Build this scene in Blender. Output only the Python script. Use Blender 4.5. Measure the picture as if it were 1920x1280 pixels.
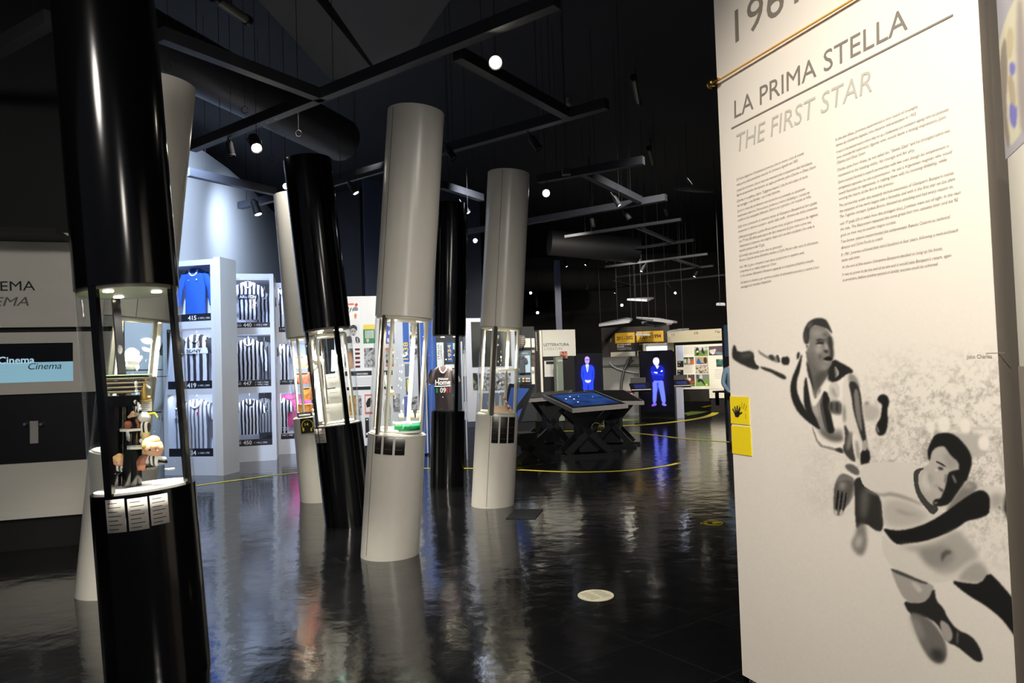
import bpy, math, random
import numpy as np
from mathutils import Vector, Matrix
random.seed(7)
for o in list(bpy.data.objects): bpy.data.objects.remove(o)
S = bpy.context.scene; COL = S.collection
# ---------------------------------------------------------------- camera
F = 1350.0; PITCH = math.radians(2.04); ROLL = math.radians(1.83); CAM = Vector((0, 0, 1.6))
fw = Vector((0, math.cos(PITCH), math.sin(PITCH))); up0 = Vector((0, -math.sin(PITCH), math.cos(PITCH)))
RX = Vector((1, 0, 0))*math.cos(ROLL) - up0*math.sin(ROLL)
UP = Vector((1, 0, 0))*math.sin(ROLL) + up0*math.cos(ROLL)
cam = bpy.data.cameras.new('camera'); cam.sensor_width = 36; cam.lens = 36*F/1920; cam.clip_end = 200
co = bpy.data.objects.new('camera', cam); COL.objects.link(co)
co.matrix_world = Matrix(((RX.x, UP.x, -fw.x, CAM.x), (RX.y, UP.y, -fw.y, CAM.y), (RX.z, UP.z, -fw.z, CAM.z), (0, 0, 0, 1)))
S.camera = co
# ---------------------------------------------------------------- world, exposure
w = bpy.data.worlds.new('world'); S.world = w; w.use_nodes = True
w.node_tree.nodes['Background'].inputs[0].default_value = (.5, .55, .7, 1); w.node_tree.nodes['Background'].inputs[1].default_value = .12
S.view_settings.view_transform = 'Standard'; S.view_settings.look = 'None'; S.view_settings.gamma = 1
S.view_settings.exposure = 0.0; S.view_settings.use_curve_mapping = False
# ---------------------------------------------------------------- room lights (ceiling track spots and added fills)
def lamp(name, kind, loc, aim=None, power=100, color=(1, 1, 1), size=.08, angle=60, blend=.6, parent=None, sy=None):
    l = bpy.data.lights.new(name, kind); l.energy = power; l.color = color
    if kind == 'SPOT': l.shadow_soft_size = size; l.spot_size = math.radians(angle); l.spot_blend = blend
    elif kind == 'POINT': l.shadow_soft_size = size
    else:
        l.shape = 'DISK' if sy is None else 'RECTANGLE'; l.size = size
        if sy: l.size_y = sy
    o = bpy.data.objects.new(name, l); COL.objects.link(o); o.location = loc
    if aim is not None: o.rotation_euler = (Vector(aim)-Vector(loc)).to_track_quat('-Z', 'Y').to_euler()
    return o
WARM = (1, .90, .76); COOL = (.56, .72, 1); NEUT = (1, .96, .9)
lamp('track_or_fill_light', 'SPOT', (.05, 1.6, 4.2), (1.42, 3.0, 1.9), 320, (1, .93, .8), .10, 75, 1).data.specular_factor = .12
lamp('track_or_fill_light', 'SPOT', (-.6, .2, 4.2), (1.5, 2.6, .3), 620, (1, .93, .8), .12, 80, 1).data.specular_factor = .12
lamp('track_or_fill_light', 'SPOT', (1.2, -1.2, 4.2), (-1.2, 6.5, .6), 170, (1, .93, .84), .3, 62, 1).data.specular_factor = .01  # unseen spot added as general fill on the columns
lamp('low_fill_light', 'SPOT', (.9, -1.6, 2.3), (-1.3, 6.5, .1), 420, (1, .92, .82), .4, 46, 1).data.specular_factor = .01  # unseen low spot added to brighten the column bottoms
lamp('track_or_fill_light', 'SPOT', (.9, 3.4, 4.2), (-.4, 8.6, .4), 150, (1, .93, .84), .3, 70, 1).data.specular_factor = .01  # unseen spot added as fill on the further columns
lamp('track_or_fill_light', 'SPOT', (-2.4, 1.0, 4.2), (-5.2, 7.2, 1.3), 260, (1, .94, .86), .3, 85, 1).data.specular_factor = .01  # unseen spot added as fill on the cinema wall
# jersey hall: cool wall washers
lamp('track_or_fill_light', 'SPOT', (-4.3, 9.0, 5.2), (-5.6, 12.2, 2.0), 1500, COOL, .12, 75, 1)
lamp('track_or_fill_light', 'SPOT', (-2.6, 10.4, 5.2), (-4.4, 14.6, 2.2), 2300, COOL, .12, 80, 1)
lamp('track_or_fill_light', 'SPOT', (-4.4, 12.2, 5.9), (-6.8, 14.6, 4.0), 520, COOL, .2, 120, 1)
lamp('track_or_fill_light', 'SPOT', (-4.9, 14.6, 5.6), (-6.9, 17.5, 3.6), 420, COOL, .2, 110, 1)
# picture wall, back rooms
lamp('track_or_fill_light', 'SPOT', (-1.6, 9.6, 4.6), (-2.4, 14.0, 1.6), 1100, (1, .97, .93), .15, 75, 1)
lamp('track_or_fill_light', 'SPOT', (-.5, 10.5, 4.6), (-.6, 15.0, 1.4), 420, (.9, .93, 1), .15, 70, 1)
lamp('track_or_fill_light', 'SPOT', (1.0, 14.0, 4.6), (1.4, 19.5, 1.5), 800, WARM, .15, 70, 1)
lamp('track_or_fill_light', 'SPOT', (5.0, 15.5, 4.8), (4.8, 22.5, 1.6), 1300, WARM, .15, 75, 1)
lamp('track_or_fill_light', 'SPOT', (3.2, 18.5, 4.8), (3.6, 22.0, 1.4), 500, NEUT, .15, 80, 1)  # extra spot added to brighten the dugout shell
lamp('track_or_fill_light', 'SPOT', (7.5, 17.0, 4.8), (8.0, 24.0, 1.6), 1200, WARM, .15, 75, 1)
lamp('track_or_fill_light', 'SPOT', (2.5, 9.0, 5.0), (3.4, 16.0, 0), 1700, NEUT, .2, 90, 1)
lamp('track_or_fill_light', 'SPOT', (-2.5, 8.2, 5.0), (-3.6, 9.6, 0), 300, NEUT, .2, 95, 1)
lamp('track_or_fill_light', 'SPOT', (.4, 5.6, 4.6), (.8, 7.2, 0), 60, WARM, .2, 80, 1)
# ---------------------------------------------------------------- pixel -> place helpers
def ray(x, y): return fw*F + RX*(x-960) + UP*(640-y)
def at(x, y, Y): r = ray(x, y); return CAM + r*(Y/r.y)
def onz(x, y, z): r = ray(x, y); return CAM + r*((z-1.6)/r.z)
def gd(x, y): return onz(x, y, 0)
# ---------------------------------------------------------------- materials
def lin(c):
    c = np.asarray(c, float); return np.where(c <= .04045, c/12.92, ((c+.055)/1.055)**2.4)
MC = {}
def M(name, rgb=(.8, .8, .8), rough=.5, metal=0, emit=0, ecol=None, spec=.5, coat=0):
    """rgb given 0..255 sRGB"""
    if name in MC: return MC[name]
    m = bpy.data.materials.new(name); m.use_nodes = True; MC[name] = m
    b = m.node_tree.nodes['Principled BSDF']; c = lin(np.array(rgb)/255.)
    nt = m.node_tree
    n = nt.nodes.new('ShaderNodeTexNoise'); n.inputs['Scale'].default_value = 9; n.inputs['Detail'].default_value = 3
    mx = nt.nodes.new('ShaderNodeMix'); mx.data_type = 'RGBA'
    mx.inputs[6].default_value = (*(c*.95), 1); mx.inputs[7].default_value = (*np.minimum(c*1.04, 1), 1)
    nt.links.new(n.outputs['Fac'], mx.inputs[0]); nt.links.new(mx.outputs[2], b.inputs['Base Color'])
    b.inputs['Roughness'].default_value = rough; b.inputs['Metallic'].default_value = metal
    b.inputs['Specular IOR Level'].default_value = spec; b.inputs['Coat Weight'].default_value = coat
    if emit:
        e = lin(np.array(ecol if ecol else rgb)/255.)
        b.inputs['Emission Color'].default_value = (*e, 1); b.inputs['Emission Strength'].default_value = emit
    return m
def stripes(name, period, ca, cb, frac=.5, axis=0, phase=0, bend=0, rough=.8):
    if name in MC: return MC[name]
    m = bpy.data.materials.new(name); m.use_nodes = True; MC[name] = m; nt = m.node_tree; b = nt.nodes['Principled BSDF']
    tc = nt.nodes.new('ShaderNodeTexCoord'); sp = nt.nodes.new('ShaderNodeSeparateXYZ'); nt.links.new(tc.outputs['Object'], sp.inputs[0])
    nz = nt.nodes.new('ShaderNodeTexNoise'); nz.inputs['Scale'].default_value = 5; nt.links.new(tc.outputs['Object'], nz.inputs['Vector'])
    a0 = nt.nodes.new('ShaderNodeMath'); a0.operation = 'MULTIPLY_ADD'; nt.links.new(nz.outputs['Fac'], a0.inputs[0]); a0.inputs[1].default_value = bend; nt.links.new(sp.outputs[axis], a0.inputs[2])
    a = nt.nodes.new('ShaderNodeMath'); a.operation = 'MULTIPLY_ADD'; nt.links.new(a0.outputs[0], a.inputs[0]); a.inputs[1].default_value = 1/period; a.inputs[2].default_value = 50+phase
    f = nt.nodes.new('ShaderNodeMath'); f.operation = 'FRACT'; nt.links.new(a.outputs[0], f.inputs[0])
    g = nt.nodes.new('ShaderNodeMath'); g.operation = 'LESS_THAN'; nt.links.new(f.outputs[0], g.inputs[0]); g.inputs[1].default_value = frac
    mx = nt.nodes.new('ShaderNodeMix'); mx.data_type = 'RGBA'; nt.links.new(g.outputs[0], mx.inputs[0])
    mx.inputs[6].default_value = (*lin(np.array(ca)/255.), 1); mx.inputs[7].default_value = (*lin(np.array(cb)/255.), 1)
    nt.links.new(mx.outputs[2], b.inputs['Base Color']); b.inputs['Roughness'].default_value = rough
    return m
def blotch(name, cols, scale=8, rough=.6, dist=0):
    """colour-ramp noise: reads as a small printed picture"""
    if name in MC: return MC[name]
    m = bpy.data.materials.new(name); m.use_nodes = True; MC[name] = m; nt = m.node_tree; b = nt.nodes['Principled BSDF']
    tc = nt.nodes.new('ShaderNodeTexCoord'); nz = nt.nodes.new('ShaderNodeTexNoise'); nz.inputs['Scale'].default_value = scale; nz.inputs['Detail'].default_value = 4; nz.inputs['Distortion'].default_value = dist
    nt.links.new(tc.outputs['Object'], nz.inputs['Vector'])
    r = nt.nodes.new('ShaderNodeValToRGB'); nt.links.new(nz.outputs['Fac'], r.inputs[0]); el = r.color_ramp.elements
    k = len(cols)
    for i, c in enumerate(cols):
        p = .32+.36*i/(k-1)
        if i < 2: e = el[i]; e.position = p
        else: e = el.new(p)
        e.color = (*lin(np.array(c)/255.), 1)
    nt.links.new(r.outputs[0], b.inputs['Base Color']); b.inputs['Roughness'].default_value = rough
    return m
def glass(name, tint=(1, 1, 1), refl=1.0, rough=.02):
    if name in MC: return MC[name]
    m = bpy.data.materials.new(name); m.use_nodes = True; MC[name] = m; nt = m.node_tree
    for n in list(nt.nodes):
        if n.type != 'OUTPUT_MATERIAL': nt.nodes.remove(n)
    out = nt.nodes['Material Output']; t = nt.nodes.new('ShaderNodeBsdfTransparent'); t.inputs[0].default_value = (*tint, 1)
    g = nt.nodes.new('ShaderNodeBsdfGlossy'); g.inputs['Roughness'].default_value = rough
    fr = nt.nodes.new('ShaderNodeLayerWeight'); fr.inputs[0].default_value = .5
    pw = nt.nodes.new('ShaderNodeMath'); pw.operation = 'POWER'; nt.links.new(fr.outputs['Facing'], pw.inputs[0]); pw.inputs[1].default_value = 4
    mu = nt.nodes.new('ShaderNodeMath'); mu.operation = 'MULTIPLY_ADD'; nt.links.new(pw.outputs[0], mu.inputs[0]); mu.inputs[1].default_value = .55*refl; mu.inputs[2].default_value = .035*refl
    mx = nt.nodes.new('ShaderNodeMixShader'); nt.links.new(mu.outputs[0], mx.inputs[0]); nt.links.new(t.outputs[0], mx.inputs[1]); nt.links.new(g.outputs[0], mx.inputs[2])
    nt.links.new(mx.outputs[0], out.inputs[0]); return m
def vcol(name, emit=0, rough=.55):
    if name in MC: return MC[name]
    m = bpy.data.materials.new(name); m.use_nodes = True; MC[name] = m; nt = m.node_tree; b = nt.nodes['Principled BSDF']
    a = nt.nodes.new('ShaderNodeVertexColor'); a.layer_name = 'Col'
    nt.links.new(a.outputs[0], b.inputs['Base Color']); b.inputs['Roughness'].default_value = rough
    if emit: nt.links.new(a.outputs[0], b.inputs['Emission Color']); b.inputs['Emission Strength'].default_value = emit
    return m
def floor_mat():
    m = bpy.data.materials.new('polished_black_floor'); m.use_nodes = True; nt = m.node_tree; b = nt.nodes['Principled BSDF']
    tc = nt.nodes.new('ShaderNodeTexCoord'); mp = nt.nodes.new('ShaderNodeMapping'); nt.links.new(tc.outputs['Object'], mp.inputs[0]); mp.inputs['Rotation'].default_value = (0, 0, math.radians(-36))
    br = nt.nodes.new('ShaderNodeTexBrick'); nt.links.new(mp.outputs[0], br.inputs[0]); br.offset = 0
    br.inputs['Scale'].default_value = 1; br.inputs['Brick Width'].default_value = .6; br.inputs['Row Height'].default_value = .6
    br.inputs['Mortar Size'].default_value = .0022; br.inputs['Color1'].default_value = (.004, .004, .0046, 1); br.inputs['Color2'].default_value = (.007, .007, .008, 1); br.inputs['Mortar'].default_value = (.02, .02, .02, 1)
    nt.links.new(br.outputs['Color'], b.inputs['Base Color'])
    n1 = nt.nodes.new('ShaderNodeTexNoise'); n1.inputs['Scale'].default_value = 4.5; n1.inputs['Detail'].default_value = 2; nt.links.new(tc.outputs['Object'], n1.inputs[0])
    n2 = nt.nodes.new('ShaderNodeTexNoise'); n2.inputs['Scale'].default_value = 38; n2.inputs['Detail'].default_value = 2; nt.links.new(tc.outputs['Object'], n2.inputs[0])
    b1 = nt.nodes.new('ShaderNodeBump'); b1.inputs['Strength'].default_value = .22; b1.inputs['Distance'].default_value = .02; nt.links.new(n1.outputs['Fac'], b1.inputs['Height'])
    b2 = nt.nodes.new('ShaderNodeBump'); b2.inputs['Strength'].default_value = .10; b2.inputs['Distance'].default_value = .004; nt.links.new(n2.outputs['Fac'], b2.inputs['Height']); nt.links.new(b1.outputs[0], b2.inputs['Normal'])
    b3 = nt.nodes.new('ShaderNodeBump'); b3.invert = True; b3.inputs['Strength'].default_value = .3; b3.inputs['Distance'].default_value = .003; nt.links.new(br.outputs['Fac'], b3.inputs['Height']); nt.links.new(b2.outputs[0], b3.inputs['Normal'])
    nt.links.new(b3.outputs[0], b.inputs['Normal'])
    b.inputs['Roughness'].default_value = .12; b.inputs['IOR'].default_value = 2.1
    return m
# ---------------------------------------------------------------- mesh builder
WM = {}
class MB:
    def __init__(s): s.v = []; s.f = []; s.mi = []; s.sm = []
    def add(s, vs, fs, mi=0, smooth=False):
        b = len(s.v); s.v += [tuple(p) for p in vs]; s.f += [tuple(b+i for i in f) for f in fs]; s.mi += [mi]*len(fs); s.sm += [smooth]*len(fs); return s
    def box(s, o, a, b, c, mi=0):
        """corner o, edge vectors a b c"""
        o, a, b, c = Vector(o), Vector(a), Vector(b), Vector(c)
        if a.cross(b).dot(c) < 0: o = o+c; c = -c
        vs = [o, o+a, o+a+b, o+b, o+c, o+a+c, o+a+b+c, o+b+c]
        return s.add(vs, [(3, 2, 1, 0), (4, 5, 6, 7), (0, 1, 5, 4), (1, 2, 6, 5), (2, 3, 7, 6), (3, 0, 4, 7)], mi)
    def cbox(s, c, sx, sy, sz, R=None, mi=0):
        R = R or Matrix.Identity(3); x, y, z = R@Vector((sx, 0, 0)), R@Vector((0, sy, 0)), R@Vector((0, 0, sz))
        return s.box(Vector(c)-(x+y+z)/2, x, y, z, mi)
    def cyl(s, p0, p1, r0, r1=None, n=20, caps=True, mi=0, smooth=True, flat0=None, flat1=None):
        p0, p1 = Vector(p0), Vector(p1); r1 = r0 if r1 is None else r1; d = (p1-p0).normalized()
        e1 = Vector((1, 0, 0)) if abs(d.x) < .9 else Vector((0, 1, 0)); e1 = (e1-d*e1.dot(d)).normalized(); e2 = d.cross(e1)
        vs = []
        for p, r, fl in ((p0, r0, flat0), (p1, r1, flat1)):
            for k in range(n):
                a = 2*math.pi*k/n; q = p+(e1*math.cos(a)+e2*math.sin(a))*r
                if fl is not None: q = q+d*((fl-q.z)/d.z)
                vs.append(q)
        s.add(vs, [(k, (k+1) % n, n+(k+1) % n, n+k) for k in range(n)], mi, smooth)
        if caps:
            s.add(vs[:n], [tuple(range(n-1, -1, -1))], mi); s.add(vs[n:], [tuple(range(n))], mi)
        return s
    def shell(s, p0, p1, r, t, n=32, a0=0, a1=2*math.pi, mi=0):
        p0, p1 = Vector(p0), Vector(p1); d = (p1-p0).normalized(); e1 = Vector((1, 0, 0)); e1 = (e1-d*e1.dot(d)).normalized(); e2 = d.cross(e1)
        vs = []
        for p in (p0, p1):
            for rr in (r, r-t):
                for k in range(n+1):
                    a = a0+(a1-a0)*k/n; vs.append(p+(e1*math.cos(a)+e2*math.sin(a))*rr)
        q = n+1; fs = []
        for k in range(n): fs += [(k, k+1, 2*q+k+1, 2*q+k), (q+k+1, q+k, 3*q+k, 3*q+k+1), (k+1, k, q+k, q+k+1), (2*q+k, 2*q+k+1, 3*q+k+1, 3*q+k)]
        return s.add(vs, fs, mi, True)
    def tube(s, pts, r, n=6, mi=0):
        for a, b in zip(pts, pts[1:]): s.cyl(a, b, r, r, n, True, mi)
        return s
    def ball(s, c, rx, ry=None, rz=None, n=14, mi=0, R=None):
        ry = ry or rx; rz = rz or rx; c = Vector(c); R = R or Matrix.Identity(3); m = n//2+1; vs = []; fs = []
        for i in range(m+1):
            t = math.pi*i/m
            for k in range(n):
                a = 2*math.pi*k/n; vs.append(c+R@Vector((rx*math.sin(t)*math.cos(a), ry*math.sin(t)*math.sin(a), rz*math.cos(t))))
        for i in range(m):
            for k in range(n): fs.append((i*n+k, (i+1)*n+k, (i+1)*n+(k+1) % n, i*n+(k+1) % n))
        return s.add(vs, fs, mi, True)
    def lathe(s, c, prof, n=24, mi=0, R=None):
        c = Vector(c); R = R or Matrix.Identity(3); vs = []; fs = []
        for r, z in prof:
            for k in range(n): a = 2*math.pi*k/n; vs.append(c+R@Vector((r*math.cos(a), r*math.sin(a), z)))
        for i in range(len(prof)-1):
            for k in range(n): fs.append((i*n+k, i*n+(k+1) % n, (i+1)*n+(k+1) % n, (i+1)*n+k))
        return s.add(vs, fs, mi, True)
    def prism(s, pts, ext, mi=0):
        """polygon extruded by vector ext"""
        pts = [Vector(p) for p in pts]; n = len(pts); ext = Vector(ext); s.add(pts+[p+ext for p in pts], [tuple(range(n-1, -1, -1)), tuple(range(n, 2*n))]+[(k, (k+1) % n, n+(k+1) % n, n+k) for k in range(n)], mi); return s
    def build(s, name, mats, parent=None):
        me = bpy.data.meshes.new(name); vs = s.v
        if parent is not None:
            inv = WM[parent.name].inverted(); vs = [inv@Vector(p) for p in vs]
        me.from_pydata([tuple(p) for p in vs], [], s.f); mats = mats if isinstance(mats, (list, tuple)) else [mats]
        for m in mats: me.materials.append(m)
        me.polygons.foreach_set('material_index', s.mi); me.polygons.foreach_set('use_smooth', s.sm); me.update()
        o = bpy.data.objects.new(name, me); COL.objects.link(o)
        if parent is not None: o.parent = parent; WM[o.name] = WM[parent.name].copy()
        else: WM[o.name] = Matrix.Identity(4)
        return o
def tag(o, label=None, cat=None, group=None, kind=None):
    if label: o['label'] = label
    if cat: o['category'] = cat
    if group: o['group'] = group
    if kind: o['kind'] = kind
    return o
def thing(name, label, cat, loc=(0, 0, 0), group=None, R=None):
    o = bpy.data.objects.new(name, None); COL.objects.link(o); o.empty_display_size = .1
    m = Matrix.Translation(Vector(loc)) @ (R.to_4x4() if R else Matrix.Identity(4)); o.matrix_world = m; WM[o.name] = m
    return tag(o, label, cat, group)
def struct(o): o['kind'] = 'structure'; return o
def dup(root, loc, R=None, label=None, group=None, swap=None):
    r = root.copy(); COL.objects.link(r); m = Matrix.Translation(Vector(loc)) @ (R.to_4x4() if R else Matrix.Identity(4)); r.matrix_world = m; WM[r.name] = m
    if label: r['label'] = label
    if group: r['group'] = group
    for ch in list(root.children):
        c = ch.copy(); COL.objects.link(c); c.parent = r
        for g in list(ch.children): d = g.copy(); COL.objects.link(d); d.parent = c
    return r
# ---------------------------------------------------------------- text
def glyphs(s, shear=0, bold=0):
    c = bpy.data.curves.new('t', 'FONT'); c.body = s; c.size = 1; c.shear = shear; c.offset = bold; c.resolution_u = 3
    o = bpy.data.objects.new('t', c); me = bpy.data.meshes.new_from_object(o)
    vs = [v.co.copy() for v in me.vertices]; fs = [tuple(p.vertices) for p in me.polygons]
    bpy.data.objects.remove(o); bpy.data.curves.remove(c); bpy.data.meshes.remove(me)
    return vs, fs
def text_at(mb, s, O, right, up, width=None, cap=None, shear=0, bold=0, align='L', mi=0):
    """text starting at O; width in metres (else from cap), cap = capital height in metres"""
    vs, fs = glyphs(s, shear, bold)
    if not vs: return
    x0 = min(v.x for v in vs); x1 = max(v.x for v in vs); sy = cap/.69 if cap else None; sx = width/(x1-x0) if width else sy
    if sy is None: sy = sx
    off = {'L': 0, 'C': .5, 'R': 1}[align]*(x1-x0)
    mb.add([Vector(O)+Vector(right)*((v.x-x0-off)*sx)+Vector(up)*(v.y*sy) for v in vs], fs, mi)
# ---------------------------------------------------------------- vertical plane with pixel lookup
class VP:
    def __init__(s, a, b, nflip=False):
        s.o = Vector((a.x, a.y, 0)); h = Vector((b.x-a.x, b.y-a.y, 0)); s.h = h.normalized(); s.u = Vector((0, 0, 1)); n = s.h.cross(s.u)
        s.n = n if n.dot(CAM-s.o) > 0 else -n
    def hit(s, x, y, off=0):
        r = ray(x, y); o = s.o+s.n*off; t = (o-CAM).dot(s.n)/r.dot(s.n); return CAM+r*t
    def uv(s, x, y, off=0): p = s.hit(x, y, off)-s.o; return p.dot(s.h), p.z
    def w(s, u, v, off=0): return s.o+s.h*u+Vector((0, 0, v))+s.n*off
    def rect(s, x0, y0, x1, y1, off=0):
        """pixel rect (taken along its left edge and bottom) -> u0,v0,u1,v1"""
        xm = (x0+x1)/2; ym = (y0+y1)/2
        u0 = s.uv(x0, ym, off)[0]; u1 = s.uv(x1, ym, off)[0]; v1 = s.uv(xm, y0, off)[1]; v0 = s.uv(xm, y1, off)[1]; return u0, v0, u1, v1
    def slab(s, mb, u0, v0, u1, v1, a=0, b=.02, mi=0): return mb.box(s.w(u0, v0, a), s.h*(u1-u0), Vector((0, 0, v1-v0)), s.n*(b-a), mi)
    def pslab(s, mb, x0, y0, x1, y1, a=0, b=.02, mi=0): return s.slab(mb, *s.rect(x0, y0, x1, y1, b), a, b, mi)
    def text(s, mb, t, x0, y0, x1, y1, off=.004, cap=None, shear=0, bold=0, mi=0):
        """baseline from pixel (x0,y0) to (x1,y1)"""
        a = s.hit(x0, y0, off); b = s.hit(x1, y1, off); d = b-a; L = d.length; d.normalize(); u = s.n.cross(d); u = u if u.z > 0 else -u
        if cap: c = (s.hit(x0, y0-cap, off)-a).length
        else: c = None
        text_at(mb, t, a, d, u, L, c, shear, bold, mi=mi)
def pl_at(x0, x1, Y0, Y1, y=700): return VP(at(x0, y, Y0), at(x1, y, Y1))
# ---------------------------------------------------------------- picture rasteriser: soft polygons -> colours on a fine mesh
def blur(a, k):
    if k <= 0: return a
    for _ in range(2):
        for ax in (0, 1):
            n = int(k)*2+1; c = np.cumsum(np.pad(a, [(n//2+1, n//2) if i == ax else (0, 0) for i in range(2)], mode='edge'), axis=ax)
            a = (np.take(c, range(n, c.shape[ax]), ax)-np.take(c, range(0, c.shape[ax]-n), ax))/n
    return a
def fill(px, py, pts):
    P = np.array(pts, float); x2 = np.roll(P[:, 0], -1); y2 = np.roll(P[:, 1], -1); ins = np.zeros(px.shape, bool)
    for a, b, c, d in zip(P[:, 0], P[:, 1], x2, y2):
        if b == d: continue
        k = ((py < b) != (py < d)) & (px < (c-a)*(py-b)/(d-b)+a); ins ^= k
    return ins
def smoothpoly(pts, it=2):
    P = np.array(pts, float)
    for _ in range(it):
        Q = np.roll(P, -1, 0); P = np.stack([P*.75+Q*.25, P*.25+Q*.75], 1).reshape(-1, 2)
    return P
def picture(name, vp, x0, y0, x1, y1, bg, layers, res=1.0, nu=100, nv=100, off=.003, parent=None, mat=None, noise=0, extra=None, urange=None):
    """layers: (rgb, polygon px, blur px). Colours land on a grid lying on plane vp"""
    W = int((x1-x0)/res); H = int((y1-y0)/res); gx, gy = np.meshgrid(x0+(np.arange(W)+.5)*res, y0+(np.arange(H)+.5)*res)
    img = np.ones((H, W, 3))*np.array(bg, float)
    if extra: img = extra(img, gx, gy)
    for col, pts, bl in layers:
        P = smoothpoly(pts, 1); mask = fill(gx, gy, P).astype(float); mask = blur(mask, bl/res)[..., None]; img = img*(1-mask)+np.array(col, float)*mask
    if noise:
        rs = np.random.RandomState(3); nn = rs.randn(H, W); img = img+blur(nn, 1)[..., None]*noise
    u0, v0, u1, v1 = urange if urange else vp.rect(x0, y0, x1, y1, off)
    U, V = np.meshgrid(np.linspace(u0, u1, nu), np.linspace(v0, v1, nv)); o = np.array(vp.o+vp.n*off); h = np.array(vp.h)
    pts = o+U[..., None]*h+V[..., None]*np.array([0, 0, 1.]); d = pts-np.array(CAM); zc = d@np.array(fw); X = 960+F*(d@np.array(RX))/zc; Yp = 640-F*(d@np.array(UP))/zc
    ix = np.clip((X-x0)/res-.5, 0, W-1.001); iy = np.clip((Yp-y0)/res-.5, 0, H-1.001); i0 = ix.astype(int); j0 = iy.astype(int); fx = (ix-i0)[..., None]; fy = (iy-j0)[..., None]
    j1 = np.minimum(j0+1, H-1); i1 = np.minimum(i0+1, W-1)
    c = (img[j0, i0]*(1-fx)+img[j0, i1]*fx)*(1-fy)+(img[j1, i0]*(1-fx)+img[j1, i1]*fx)*fy
    c = lin(np.clip(c/255., 0, 1)).reshape(-1, 3); pv = pts.reshape(-1, 3)
    if parent is not None:
        inv = np.array(WM[parent.name].inverted()); pv = pv@inv[:3, :3].T+inv[:3, 3]
    idx = np.arange(nu*nv).reshape(nv, nu); q = np.stack([idx[:-1, :-1], idx[:-1, 1:], idx[1:, 1:], idx[1:, :-1]], -1).reshape(-1, 4)
    if Vector(vp.h).cross(Vector((0, 0, 1))).dot(vp.n)*(u1-u0) < 0: q = q[:, ::-1]
    me = bpy.data.meshes.new(name); me.vertices.add(len(pv)); me.vertices.foreach_set('co', pv.ravel()); me.loops.add(q.size); me.loops.foreach_set('vertex_index', q.ravel())
    me.polygons.add(len(q)); me.polygons.foreach_set('loop_start', np.arange(len(q))*4); me.update(calc_edges=True)
    at_ = me.color_attributes.new('Col', 'FLOAT_COLOR', 'POINT'); at_.data.foreach_set('color', np.concatenate([c, np.ones((len(c), 1))], 1).ravel())
    me.materials.append(mat or vcol('printed_picture')); ob = bpy.data.objects.new(name, me); COL.objects.link(ob)
    if parent is not None: ob.parent = parent; WM[ob.name] = WM[parent.name].copy()
    else: WM[ob.name] = Matrix.Identity(4)
    return ob
def Z(ox, oy, s): return lambda *p: [(ox+p[i]/s, oy+p[i+1]/s) for i in range(0, len(p), 2)]
def g(v): return (v*255*1.0, v*255*.965, v*255*.93)
# common materials
MW = M('white_lacquer', (222, 218, 208), .28); MK = M('black_lacquer', (9, 9, 10), .14); MKm = M('black_matt', (13, 13, 14), .7)
MDG = M('dark_grey_metal', (42, 43, 46), .4, .3); MBEAM = M('dark_beam_paint', (50, 51, 56), .55); MGL = glass('clear_acrylic', (.97, .98, .98), .55)
MCREAM = M('cream_frame', (236, 230, 214), .4); MPAP = M('white_paper', (238, 238, 232), .7); MINK = M('black_ink', (18, 17, 20), .6); MWTX = M('white_lettering', (240, 240, 238), .6)
MYEL = M('yellow_vinyl', (240, 214, 20), .5); MLED = M('lit_downlight', (255, 240, 215), .5, 0, 30); MGREY = M('grey_ink', (150, 146, 140), .6)
MPOST = M('grey_post', (88, 84, 80), .35); MCHR = M('chrome', (200, 200, 200), .15, 1); MBRASS = M('brass', (190, 150, 80), .25, 1)
# ================================================================ SETTING
fl = MB(); fl.box((-16, -3, -.1), (34, 0, 0), (0, 45, 0), (0, 0, .1)); struct(fl.build('floor', floor_mat()))
ce = MB(); ce.box((-16, -3, 6.6), (34, 0, 0), (0, 45, 0), (0, 0, .1)); struct(ce.build('ceiling', M('ceiling_black', (44, 44, 48), .8)))
wl = MB(); wl.box((-16, -3, 0), (.1, 0, 0), (0, 45, 0), (0, 0, 6.6)); struct(wl.build('wall_left', MKm))
wb = MB(); wb.box((-16, 33, 0), (34, 0, 0), (0, .1, 0), (0, 0, 6.6)); struct(wb.build('wall_back', MKm))
wr = MB(); wr.box((17.9, -3, 0), (.1, 0, 0), (0, 45, 0), (0, 0, 6.6)); struct(wr.build('wall_right', MKm))
# curved white wall behind the jersey cases
pts = [(-11.5, 11.6), (-8.6, 12.2)]
for x, y in ((300, 232), (345, 258), (387, 287), (430, 315), (457, 341), (475, 359), (515, 398), (560, 445)):
    p = onz(x, y, 6.2); pts.append((p.x, p.y))
cw = MB()
cv = []
for i, p in enumerate(pts): cv.append(tuple(np.mean([pts[max(i-1, 0)], p, p, pts[min(i+1, len(pts)-1)]], 0)))
n_ = len(cv); cw.add([(a, b, z) for z in (0, 6.2) for a, b in cv]+[(a-.15, b+.15, z) for z in (0, 6.2) for a, b in cv],
    [(i, i+1, n_+i+1, n_+i) for i in range(n_-1)]+[(2*n_+i+1, 2*n_+i, 3*n_+i, 3*n_+i+1) for i in range(n_-1)]+[(n_+i, n_+i+1, 3*n_+i+1, 3*n_+i) for i in range(n_-1)], 0, True)
struct(cw.build('wall_hall', M('hall_white_paint', (196, 194, 192), .6)))
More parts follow.
